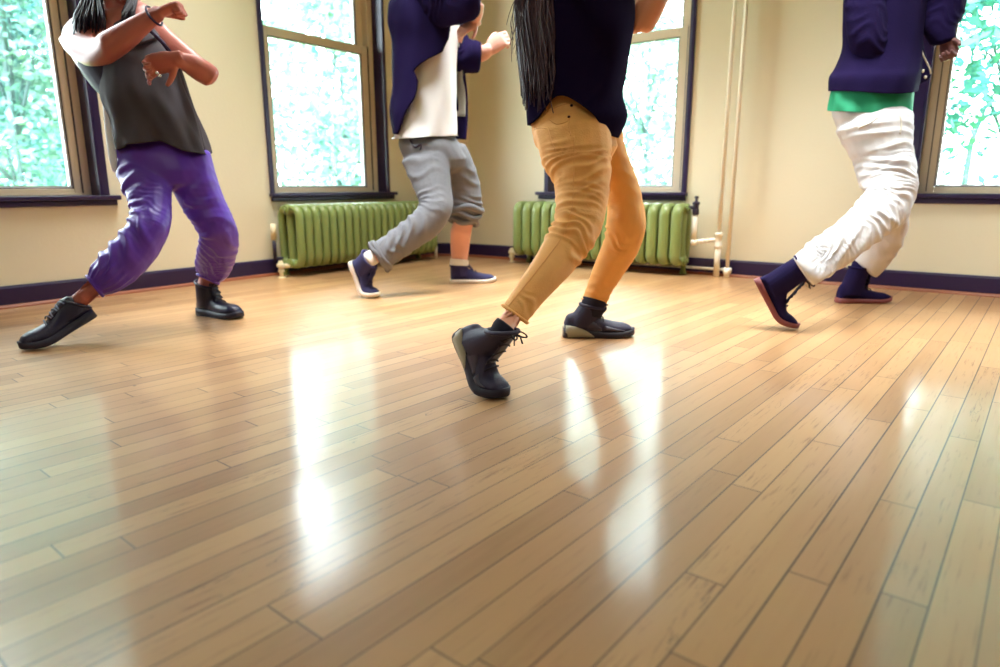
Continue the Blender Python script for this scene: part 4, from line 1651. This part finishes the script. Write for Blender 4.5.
# ================= woman in mustard trousers
def dancer_mustard():
    s1 = Shoe(.265, ground(502, 399), RIGHT - AWAY * 1.05, 8, 46, ref=.96)
    d1 = s1.ankle(502, 331)
    s1.set_leg(548, 270, 2.22)
    s2 = Shoe(.275, ground(632, 336), RIGHT + AWAY * 0.03, 0, 0, ref=.985)
    d2 = s2.ankle(592.5, 306)
    s2.set_leg(596, 295, d2 - .02)
    print('ankles', d1, d2)
    mb = MB()
    loft_all(mb, [
        [('p', 556, -48, 610, -52, 2.47, .6), ('p', 534, -30, 622, -34, 2.47, .5), ('p', 532, 0, 622, -2, 2.48, .58), ('p', 536, 50, 620, 46, 2.49, .6), ('p', 538, 92, 610, 96, 2.5, .62),
         ('p', 540, 125, 608, 128, 2.5, .6), ('p', 550, 145, 612, 145, 2.5, .6)],
        [(584, -40, 20, 2.47), (588, -58, 17, 2.46), (590, -80, 17, 2.46)],
        [(604, -24, 21, 2.56), (622, 4, 17, 2.555), (640, 24, 13.5, 2.53)],
        [(641, 24, 13.5, 2.53), (650, 8, 13.5, 2.50), (660, -10, 12, 2.48), (669, -28, 9, 2.46), (673, -36, 8.4, 2.45)],
        [(556, -24, 22, 2.40), (566, -30, 18, 2.2), (578, -32, 15, 2.06)],
        [(578, -32, 15, 2.06), (594, -46, 14, 2.03), (612, -62, 10, 2.0), (618, -68, 9, 1.99)],
        [(574, 130, 28, 2.46), (579, 200, 19, 2.38), (576, 228, 17, 2.33)],
        [(576, 227, 17, 2.33), (548, 270, 15, 2.22), (524, 302, 9.3, 2.14), (511, 319, 9.8, (d1 + 2.13) / 2), (504, 329, 9.5, d1), (501, 333, 6, d1)],
        [(602, 130, 20, 2.56), (624, 203, 14, 2.70), (625, 226, 14.5, 2.73)],
        [(625, 225, 14.5, 2.73), (609, 267, 12, 2.82), (595, 297, 9.5, d2 - .01), (593, 307, 9, d2), (591.5, 313, 7, d2)],
    ])
    hand(mb, U(672, -34, 2.45), U(678, -60, 2.43) - U(672, -34, 2.45), -RIGHT * 0.7 - AWAY * 0.3, 1, 0.92, (.5, .55, .6, .7), 0.5)
    hand(mb, U(617, -67, 1.99), U(640, -84, 1.97) - U(617, -67, 1.99), AWAY * 0.7 - RIGHT * 0.3, -1, 0.92, (.5, .55, .6, .7), 0.5)
    hd = head(mb, U(594, -98, 2.45), RIGHT - AWAY * 0.25 - UP * 0.1, UP)
    base = (ground(502, 398) + ground(600, 336)) / 2
    base.z = 0
    p = make_person(base, mb, 'light', 'person in tight mustard trousers and black top with long brown hair, nearest the camera')
    eyes(p, hd)
    # trousers
    pe = Limb([('p', 539, 90, 612, 98, 2.5, .72), ('p', 534, 108, 614, 116, 2.5, .76), ('p', 531, 126, 615, 132, 2.5, .78), ('p', 535, 146, 618, 146, 2.51, .66)])
    nl = Limb([(571, 124, 38, 2.46, .8), (575, 144, 37, 2.44, .82), (577, 160, 34.5, 2.43), (582, 181, 28.5, 2.40), (581, 205, 26, 2.37), (577, 227, 24, 2.33),
               (564, 249, 22, 2.28), (548, 271, 18.8, 2.22), (531, 292, 16.2, 2.17), (515, 314, 14.8, 2.125)])
    fl = Limb([(598, 130, 24, 2.56), (605, 150, 20.5, 2.61), (612, 166, 18.5, 2.64), (620, 184, 17.8, 2.67), (625, 204, 18, 2.70), (626, 225, 20, 2.72), (621, 246, 18.3, 2.77),
               (610, 267, 15.8, 2.83), (600, 287, 13, 2.885), (594, 303, 12.2, 2.92)])
    mb = MB()
    pe.loft(mb)
    nl.loft(mb, round1=0.12)
    fl.loft(mb, round1=0.12)
    tr = garment('trousers', p, mb, 'yellow', 0.0058, 3, [nl, fl, pe], [
        (0, .06, .52, .027, .10, .0095, 120, 90, 11), (0, .10, .45, .045, -.35, .008, 60, 80, 12), (0, .44, .66, .032, .25, .013, 130, 110, 13), (0, .50, .72, .045, -.55, .007, 30, 60, 14),
        (0, .9, 1, .03, .3, .004, 60, 120, 15), (1, .1, .5, .06, .4, .004, 60, 80, 16), (1, .5, .68, .035, .3, .008, 150, 90, 17), (1, .8, 1.0, .03, .2, .005, 90, 150, 18),
        (2, .0, .9, .035, .5, .005, 130, 80, 19)])
    tuck(p, tr)
    seam('seam', p, tr, [[(574, 136), (574, 160), (573.5, 182), (572.5, 204), (570, 215), (563, 235), (550, 254), (529, 281), (507, 308)],
                         [(548, 129), (551, 140), (556, 151)], [(534, 115), (547, 112), (559, 106), (572, 104), (588, 112)],
                         [(570, 118), (569, 126), (571, 136)], [(531, 131), (540, 128), (548, 129)], [(548, 118), (556, 124), (566, 122), (570, 118)]], 0.0013, 'stitch')
    seam('belt_loop', p, tr, [[(549, 98), (547.5, 106), (545, 114)]], 0.004, 'yellow', 0.002)
    for L in (nl, fl):
        n = len(L.c) - 1
        mb = MB().tube(L.ring(n, 32, 1.0), 0.0055, 8, closed=True)
        link('hem', mb.mesh('hem'), M['yellow'], p)
    bv = bvh_of(tr.data, world_loc(tr))
    for (x, y) in ((571.5, 105.5), (569, 117)):
        h = bv.ray_cast(CAM, ray(x, y).normalized())
        mb = MB().ellipsoid(h[0], Vector((.005, 0, 0)), Vector((0, .005, 0)), Vector((0, 0, .005)), 10, 6)
        link('rivet', mb.mesh('rivet'), M['rivet'], p)
    # black top
    tp = Limb([('p', 545, -44, 612, -48, 2.47, .62), ('p', 526, -28, 628, -32, 2.47, .60), ('p', 522, -8, 634, -8, 2.48, .62), ('p', 521, 20, 634, 18, 2.48, .66), ('p', 523, 50, 630, 46, 2.49, .70),
               ('p', 525, 78, 626, 76, 2.50, .76), ('p', 526, 96, 623, 96, 2.5, .80), ('p', 527, 112, 627, 116, 2.5, .82), ('p', 528, 126, 618, 138, 2.5, .82)])

    def hem(a):
        return 1.0 - 0.245 * math.exp(-((a - 112) / 33) ** 2) - 0.05 * math.exp(-((a - 75) / 28) ** 2) - 0.03 * math.exp(-((a - 270) / 60) ** 2)
    shell('black_top', p, tp, lambda t: (0, 360), 'top_black', 1.0, 0.005, 84, hem,
          lambda t, th: 0.022 * t * math.sin(5 * th + 6 * t) + 0.014 * math.sin(8 * th - 9 * t) * t + 0.01 * math.sin(4 * th - 12 * t))
    for secs in ([(598, -30, 24, 2.56), (612, -14, 21, 2.56), (622, 0, 19, 2.555)], [(558, -26, 26, 2.38), (564, -30, 22, 2.24), (570, -31, 19, 2.14)]):
        mb = MB()
        Limb(secs).loft(mb, 24, 0.4, 0.1)
        garment('sleeve', p, mb, 'top_black', 0.0065, 2)
    mb = MB().tube([U(615, 130, 2.48), U(618, 134, 2.48), U(621, 133, 2.48), U(621.5, 130.5, 2.48), U(619, 130, 2.48)], 0.0022, 6)
    link('drawcord', mb.mesh('drawcord'), M['lace_dark'], p)
    # long hair down the back
    hb = hair_cap(hd, 1.0, 1.08, 1)

    def st_(rnd, f):
        th = math.radians(rnd.uniform(118, 228))
        end = rnd.uniform(0.50, 0.80) if rnd.random() < 0.75 else rnd.uniform(0.72, 0.88)
        k = rnd.uniform(1.02, 1.10)
        wv = rnd.uniform(0, 6.28)
        pts = [U(572 + rnd.uniform(-10, 12), -128 + rnd.uniform(-6, 10), 2.44 + rnd.uniform(-.04, .06)), U(556 + rnd.uniform(-10, 10), -92, 2.42 + rnd.uniform(-.05, .06)),
               U(546 + rnd.uniform(-10, 10), -58, 2.42 + rnd.uniform(-.05, .06))]
        for q in range(8):
            t = (0.12 + (end - 0.12) * q / 7) * (len(tp.c) - 1)
            i = int(t)
            a = th + 0.05 * math.sin(q * 1.3 + wv)
            kk = k + 0.012 * math.sin(q * 0.9 + wv)
            pts.append(Vector(tp.c[i] + (tp.S[i] * math.cos(a) - tp.D[i] * tp.rad[i] * tp.rr[i] * math.sin(a)) * kk))
        return pts
    strands(hb, 210, st_, 0.0052, 0.0016, 5)

    def fly(rnd, f):
        x = rnd.uniform(508, 522)
        ye = rnd.uniform(20, 62)
        return [U(556, -92, 2.42), U(540, -58, 2.40), U(526 + rnd.uniform(-4, 4), -20, 2.40), U(x + 4, 5, 2.40), U(x + rnd.uniform(-2, 5), ye * 0.6, 2.4), U(x + rnd.uniform(-4, 4), ye, 2.4)]
    strands(hb, 22, fly, 0.0022, 0.0008, 6)
    link('hair', hb.mesh('hair'), M['hair_brown'], p)
    sn = dict(mat='sneaker', sole_mat='boot_sole', lace_mat='lace_dark', collar_mat='sneaker', tongue_mat='sneaker_panel', sole=0.024, heel=0.014,
              top=[(0, .055), (.04, .088), (.15, .098), (.30, .098), (.42, .088), (.55, .072), (.7, .061), (.85, .055), (.95, .044), (1, .022)],
              collar=(.050, .041), lace_top=[(.36, .099), (.46, .084), (.57, .072), (.7, .062)], tongue=(.23, .50), lace_n=5, bow=.034)
    for s in (s1, s2):
        sh = build_shoe(p, s, sn)
        # grey heel window of the midsole and dark side panels, both sides
        for sd in (-1, 1):
            rows = []
            for i in range(12):
                u = 0.015 + 0.40 * i / 11
                w = interp(SHOE_W, u) * 1.03 * s.L / 0.28 + 0.0036
                h = 0.042 * (1 - (i / 11) ** 2.2) + 0.004
                rows.append([s.W(u * s.L, sd * w, 0.005), s.W(u * s.L, sd * (w + 0.002), 0.005 + h * 0.5), s.W(u * s.L, sd * w * 0.985, 0.005 + h),
                             s.W(u * s.L, sd * w * 0.9, 0.005 + h), s.W(u * s.L, sd * w * 0.9, 0.005)])
            link('heel_panel', MB().rings(rows).mesh('heel_panel'), M['sneaker_grey'], sh)
            for (ua, ub, za_, zb_) in ((.30, .52, .046, .082), (.56, .84, .034, .050)):
                rows = []
                for i in range(10):
                    u = ua + (ub - ua) * i / 9
                    w = interp(SHOE_W, u) * s.L / 0.28
                    top_z = za_ + (zb_ - za_) * (1 - i / 9)
                    rows.append([s.W(u * s.L, sd * (w + 0.0012), 0.030), s.W(u * s.L, sd * (w * 0.97 + 0.001), (0.03 + top_z) / 2), s.W(u * s.L, sd * (w * 0.86), top_z),
                                 s.W(u * s.L, sd * (w * 0.8), top_z), s.W(u * s.L, sd * w * 0.85, 0.030)])
                link('side_panel', MB().rings(rows).mesh('side_panel'), M['sneaker_panel'], sh)
        rows = []
        for i in range(13):
            a = -1 + 2 * i / 12
            x = -0.004 + 0.018 * a * a
            y = a * 0.033
            rows.append([s.W(x, y, 0.006), s.W(x - 0.001, y, 0.03), s.W(x + 0.003, y, 0.050), s.W(x + 0.012, y * .9, 0.050), s.W(x + 0.012, y * .9, 0.006)])
        link('heel_cap', MB().rings(rows).mesh('heel_cap'), M['sneaker_grey'], sh)
    for secs in ([(507, 325, 12, d1), (503, 330, 12.3, d1), (497, 338, 10, d1)], [(595, 299, 12, d2), (593, 307, 12.2, d2), (591, 316, 9, d2)]):
        mb = MB()
        Limb(secs).loft(mb, 20, 0.1, 0.1)
        link('sock', mb.mesh('sock'), M['sock_black'], p)
    return p


# ================= dancer in white trousers
def dancer_white():
    s1 = Shoe(.275, ground(793, 329), RIGHT - AWAY * 0.3, 24, 36, ref=.96)
    d1 = s1.ankle(800.5, 268)
    s1.set_leg(846, 240, 3.16)
    s2 = Shoe(.275, ground(889, 302), RIGHT + AWAY * 0.05, 0, 0, ref=.985)
    d2 = s2.ankle(860, 268)
    s2.set_leg(864, 258, d2 - .03)
    mb = MB()
    loft_all(mb, [
        [('p', 872, -46, 912, -50, 3.42, .6), ('p', 856, -28, 924, -32, 3.42, .5), ('p', 852, 0, 916, 0, 3.42, .58), ('p', 852, 50, 912, 50, 3.42, .58), ('p', 846, 100, 902, 102, 3.42, .58), ('p', 850, 130, 902, 132, 3.42, .58)],
        [(893, -42, 16, 3.42), (897, -56, 13, 3.41), (899, -70, 13, 3.41)],
        [(916, -26, 14, 3.5), (938, -4, 12, 3.44), (940, 14, 10.5, 3.42)],
        [(940, 12, 10.5, 3.42), (941, 28, 9, 3.4), (945, 40, 7.4, 3.38)],
        [(866, -22, 13, 3.38), (868, 38, 11, 3.36)],
        [(868, 36, 11, 3.36), (876, 58, 8, 3.38), (882, 68, 6, 3.42)],
        [(876, 120, 26, 3.39), (887, 180, 18, 3.33), (886, 204, 15, 3.27)],
        [(886, 203, 15, 3.27), (846, 240, 13, 3.16), (812, 262, 9.5, 3.11), (801, 267.5, 8, d1), (796, 272, 6, d1)],
        [(884, 120, 18, 3.5), (890, 205, 13, 3.56)],
        [(890, 204, 13, 3.56), (876, 248, 11, 3.7), (860, 267, 8, d2), (858, 274, 7, d2)],
    ])
    hand(mb, U(946, 39, 3.38), U(952, 62, 3.36) - U(946, 39, 3.38), -AWAY * 0.5 - RIGHT * 0.75, -1, 1.0, (0.75, 0.8, 0.85, 0.9), 0.6)
    hand(mb, U(882, 68, 3.42), U(888, 80, 3.45) - U(882, 68, 3.42), AWAY, 1, 0.9, (0.3, .3, .3, .3), 0.4)
    hd = head(mb, U(902, -86, 3.40), RIGHT - AWAY * 0.1 - UP * 0.05, UP)
    base = (ground(865, 303) + ground(791, 329)) / 2
    base.z = 0
    p = make_person(base, mb, 'deep', 'person in loose white linen trousers and dark jacket over a green shirt')
    eyes(p, hd)
    link('hair', hair_cap(hd, 1.0, 1.04).mesh('hair'), M['hair_black'], p)
    pe = Limb([('p', 833, 108, 910, 110, 3.42, .60), ('p', 834, 117, 911, 118, 3.42, .66), ('p', 840, 130, 911, 130, 3.42, .70), ('p', 848, 146, 911, 146, 3.42, .6)])
    nl = Limb([(874, 122, 37, 3.39, .75), (878, 138, 32.5, 3.38, .82), (882, 154, 28, 3.37), (886, 172, 27, 3.34), (888.5, 188, 26, 3.31), (886, 204, 23.5, 3.27), (868, 222, 21.5, 3.21),
               (848, 239, 20, 3.16), (826, 254.5, 19.8, 3.12), (811, 265.5, 18.6, d1 + .01), (803, 271.5, 17.6, d1)])
    fl = Limb([(885, 125, 25, 3.5), (889, 170, 20, 3.53), (889, 205, 19.5, 3.56), (885, 235, 18.5, 3.65), (873, 257, 16.5, 3.72), (864, 268, 15, 3.75)])
    mb = MB()
    pe.loft(mb, round0=0.15)
    nl.loft(mb, round1=0.1)
    fl.loft(mb, round1=0.1)
    tr = garment('trousers', p, mb, 'white', 0.0066, 3, [nl, fl, pe], [
        (0, .0, .35, .055, .35, .013, 90, 100, 21), (0, .10, .55, .026, .2, .006, 90, 120, 22), (0, .32, .60, .036, .2, .016, 150, 110, 23), (0, .42, .68, .05, -.5, .013, 40, 80, 24), (0, .5, .98, .030, .7, .006, 110, 100, 29),
        (0, .6, 1.0, .10, .9, .015, 100, 110, 25), (0, .8, 1.0, .5, 1.6, .010, 90, 180, 26), (1, .4, .95, .06, .6, .010, 60, 120, 27), (2, 0, 1, .045, .6, .006, 90, 120, 28)])
    tuck(p, tr)
    seam('pocket', p, tr, [[(858, 128), (870, 123), (878, 117)]], 0.0035, 'lining')
    seam('pocket_shade', p, tr, [[(899, 112), (901, 122), (900, 134)]], 0.004, 'lining')
    mb = MB().tube([U(806, 275, 3.06), U(808, 281, 3.06), U(807, 287, 3.06)], 0.005, 6)
    mb.tube([U(810, 274, 3.06), U(812, 279, 3.06), U(810, 283, 3.06)], 0.004, 6)
    link('ankle_tie', mb.mesh('ankle_tie'), M['cord'], p)
    # green shirt
    gs = Limb([('p', 834, 80, 912, 78, 3.42, .62), ('p', 832, 92, 912, 90, 3.42, .66), ('p', 831, 103, 911, 103, 3.42, .68), ('p', 831, 111, 910, 114, 3.42, .68)])
    shell('green_shirt', p, gs, lambda t: (0, 360), 'green', 1.0, 0.005, 64, None, lambda t, th: (0.15 + 0.85 * t) * (0.03 * math.sin(7 * th + 3 * t) + 0.022 * math.sin(12 * th - 2 * t)) - 0.02 * (1 - t))
    # jacket
    jk = Limb([('p', 864, -44, 922, -46, 3.42, .62), ('p', 848, -26, 930, -28, 3.42, .60), ('p', 845, 0, 925, 0, 3.42, .66), ('p', 844, 30, 921, 32, 3.42, .70), ('p', 844, 50, 919, 50, 3.42, .74),
               ('p', 838, 68, 918, 66, 3.42, .78), ('p', 832, 78, 916, 76, 3.42, .82), ('p', 831, 92, 913, 92, 3.42, .82)])
    shell('jacket', p, jk, lambda t: (0, 360), 'jacket', 1.0, 0.008, 72, lambda a: 0.985 + 0.04 * math.exp(-((a - 85) / 40) ** 2),
          lambda t, th: 0.012 * math.sin(6 * th + 7 * t) + 0.008 * math.sin(11 * th - 9 * t))
    mb = MB()
    Limb([('p', 905, 20, 920, 20, 3.40, .25), ('p', 905, 40, 922, 42, 3.40, .25), ('p', 905, 58, 928, 60, 3.40, .22), ('p', 905, 70, 931, 72, 3.40, .2), ('p', 906, 78, 929, 79, 3.40, .2), ('p', 908, 84, 916, 86, 3.40, .2)]).loft(mb, 20)
    link('front_flap', mb.mesh('front_flap'), M['jacket'], p)
    mb = MB().tube([U(922, 16, 3.34), U(919, 28, 3.34), U(918.5, 40, 3.345), U(923, 55, 3.36), U(930, 69, 3.38), U(931, 74, 3.385)], 0.0035, 8)
    link('zipper', mb.mesh('zipper'), M['cord'], p)
    mb = MB().tube([U(918, 41, 3.34), U(913, 56, 3.33), U(910.5, 68, 3.33), U(911, 84, 3.33)], 0.004, 8)
    link('shirt_edge', mb.mesh('shirt_edge'), M['green'], p)
    for (x, y) in ((923, 71), (925.5, 77)):
        mb = MB().ellipsoid(U(x, y, 3.37), Vector((.006, 0, 0)), Vector((0, .006, 0)), Vector((0, 0, .008)), 8, 6)
        link('toggle', mb.mesh('toggle'), M['cord'], p)
    fs = Limb([(908, -32, 22, 3.5), (928, -18, 24, 3.47), (940, -2, 23, 3.44), (941, 13, 20.5, 3.42), (939, 28, 15.5, 3.4), (943, 41, 11.5, 3.385)])
    ns = Limb([(866, -26, 20, 3.38), (866, 8, 20, 3.36), (868, 40, 18, 3.35), (874, 60, 15, 3.37), (880, 72, 10, 3.40), (884, 80, 8, 3.44)])
    for L in (fs, ns):
        mb = MB()
        L.loft(mb, 24, 0.4, 0.3)
        garment('sleeve', p, mb, 'jacket', 0.0066, 2, [L], [(0, .1, 1, .05, .3, .008, 90, 150, 31)])
    boot = dict(mat='navy_boot', sole_mat='gum', lace_mat='lace_dark', collar_mat='navy_boot', sole=0.021, heel=0.004,
                top=[(0, .06), (.04, .092), (.15, .115), (.30, .110), (.42, .084), (.55, .066), (.7, .055), (.85, .048), (.95, .038), (1, .02)],
                collar=(.052, .045), lace_top=[(.38, .100), (.46, .080), (.56, .067), (.7, .056)], tongue=(.34, .50), lace_n=6, bow=.04)
    build_shoe(p, s1, boot)
    build_shoe(p, s2, boot)
    for secs in ([(808, 262.5, 8.5, d1), (803, 266, 8.5, d1), (799, 269, 8, d1)], [(864, 260, 8.5, d2), (860, 267, 8.5, d2), (858, 273, 8, d2)]):
        mb = MB()
        Limb(secs).loft(mb, 20, 0.1, 0.1)
        link('sock', mb.mesh('sock'), M['navy_boot'], p)
    return p


dancer_purple()
dancer_grey()
dancer_mustard()
dancer_white()
# ------------------------------------------------------------------ outside the windows
o = st(link('lawn', MB().box((-40, -12, -0.72), (30, 42, -0.70)).mesh('lawn'), M['lawn'], None, False))


def leaf_mat(name, a, b):
    m = bpy.data.materials.new(name)
    m.use_nodes = True
    nt = m.node_tree
    bs = nt.nodes['Principled BSDF']
    bs.inputs['Roughness'].default_value = 0.55
    tc = nt.nodes.new('ShaderNodeTexCoord')
    n = nt.nodes.new('ShaderNodeTexNoise')
    n.inputs['Scale'].default_value = 1.3
    n.inputs['Detail'].default_value = 6
    nt.links.new(tc.outputs['Object'], n.inputs['Vector'])
    r = nt.nodes.new('ShaderNodeValToRGB')
    r.color_ramp.elements[0].position = 0.35
    r.color_ramp.elements[0].color = a
    r.color_ramp.elements[1].position = 0.65
    r.color_ramp.elements[1].color = b
    nt.links.new(n.outputs['Fac'], r.inputs[0])
    nt.links.new(r.outputs[0], bs.inputs['Base Color'])
    return m


LEAF = [leaf_mat('leaf_teal', C(52, 112, 122), C(116, 150, 130)), leaf_mat('leaf_mint', C(88, 142, 146), C(150, 172, 158)), leaf_mat('leaf_green', C(22, 100, 100), C(66, 134, 118))]
M['bark'] = mat('bark', C(72, 92, 96), 0.9)


def tree(x, y, h, cr, n, leaf, lm, label, seed, low=0.12, group=None, sub=9):
    rnd = random.Random(seed)
    z0 = -0.70
    t = empty('tree', (x, y, z0))
    tag(t, label, 'tree', group)
    b = Vector((x, y, z0))
    mb = MB()
    top = b + Vector((rnd.uniform(-.2, .2), rnd.uniform(-.2, .2), h * 0.85))
    mb.tube([b, b.lerp(top, .3) + Vector((rnd.uniform(-.1, .1), rnd.uniform(-.1, .1), 0)), b.lerp(top, .65), top], [0.014 * h / 3, 0.011 * h / 3, 0.007 * h / 3, 0.004], 8)
    blobs = []
    for i in range(sub):
        a = rnd.uniform(0, 6.28)
        f = rnd.uniform(low, 0.95)
        rr = cr * rnd.uniform(0.25, 0.75) * (1.15 - abs(f - 0.5))
        c = b + Vector((math.cos(a) * rr, math.sin(a) * rr, h * f))
        q = b.lerp(top, max(0.1, f - 0.15))
        mb.tube([q, q.lerp(c, .5) + Vector((0, 0, .05 * h)), c], [0.010 * h / 3, 0.006 * h / 3, 0.003], 6)
        blobs.append((c, cr * rnd.uniform(0.38, 0.6), h * rnd.uniform(0.10, 0.17)))
    link('trunk', mb.mesh('trunk'), M['bark'], t)
    v, f = [], []
    for i in range(n):
        c, r, rz = blobs[rnd.randrange(len(blobs))]
        d = Vector((rnd.gauss(0, 1), rnd.gauss(0, 1), rnd.gauss(0, 1))).normalized()
        k = rnd.uniform(0.55, 1.05)
        p = c + Vector((d.x * r * k, d.y * r * k, d.z * rz * k * 1.6))
        if p.z < z0 + 0.05:
            continue
        s = leaf * rnd.uniform(0.6, 1.3)
        a = Vector((rnd.gauss(0, 1), rnd.gauss(0, 1), rnd.gauss(0, .6))).normalized()
        e = a.cross(Vector((rnd.gauss(0, 1), rnd.gauss(0, 1), rnd.gauss(0, 1)))).normalized()
        o_ = len(v)
        v += [p - a * s, p + e * s * .45, p + a * s, p - e * s * .45]
        f.append((o_, o_ + 1, o_ + 2, o_ + 3))
    me = bpy.data.meshes.new('crown')
    me.from_pydata([tuple(q) for q in v], [], f)
    link('crown', me, LEAF[lm], t, False)
    return t


tree(-9.2, 3.1, 7.5, 2.3, 24000, .06, 0, 'tall teal-leaved tree filling the leftmost window', 1, 0.06, None, 16)
tree(-13.6, 4.6, 9.0, 2.3, 13000, .10, 0, 'broad tree at the right side of the leftmost window', 2, 0.06, None, 16)
tree(-20.8, 8.2, 12.0, 2.8, 9000, .20, 0, 'tree furthest back in the leftmost window', 3, 0.06, None, 16)
tree(-9.6, 8.5, 6.6, 1.9, 13000, .065, 1, 'pale leafy tree seen low in the second window from the left', 4, 0.06, None, 14)
tree(-13.5, 13.4, 11.0, 2.9, 5500, .18, 0, 'blue-green tree further off in the second window from the left', 5, 0.06, None, 16)
tree(-19.5, 16.5, 13.0, 3.2, 3500, .24, 1, 'tall light tree at the back of the second window from the left', 6, 0.06, None, 16)
tree(-5.4, 12.0, 8.0, 2.2, 5000, .10, 1, 'thin pale tree outside the window behind the mustard trousers', 7, 0.06, None, 14)
tree(-9.8, 19.0, 12.0, 3.0, 5000, .14, 1, 'hazy tree further off outside the window behind the mustard trousers', 8, 0.06, None, 14)
tree(0.15, 8.2, 7.5, 2.0, 17000, .065, 2, 'bright green leafy tree at the top of the rightmost window', 9, 0.33, None, 18)
tree(1.2, 13.5, 2.3, 1.0, 3000, .08, 2, 'low green bush at the right edge of the rightmost window', 10, 0.1)
tree(1.2, 15.2, 15.0, 3.2, 9000, .20, 2, 'tall tree added out of view to block sky behind the bright green one', 11, 0.42, None, 18)  # crown added above view to dim the sky's reflection on the floor
# bare forked sapling
sx, sy = -0.42, 10.6
t = empty('sapling', (sx, sy, -0.70))
tag(t, 'bare forked sapling in the rightmost window', 'tree')
mb = MB().tube([(sx, sy, -.7), (sx + .01, sy, .4), (sx + .02, sy, 1.1), (sx + .14, sy, 1.6)], [.05, .045, .035, .02], 8)
mb.tube([(sx + .14, sy, 1.6), (sx + .45, sy + .1, 2.2), (sx + .6, sy + .1, 3.0)], [.02, .014, .005], 6)
mb.tube([(sx + .14, sy, 1.6), (sx - .1, sy - .1, 2.1), (sx - .16, sy - .1, 2.9)], [.018, .012, .005], 6)
link('trunk', mb.mesh('trunk'), M['bark'], t)
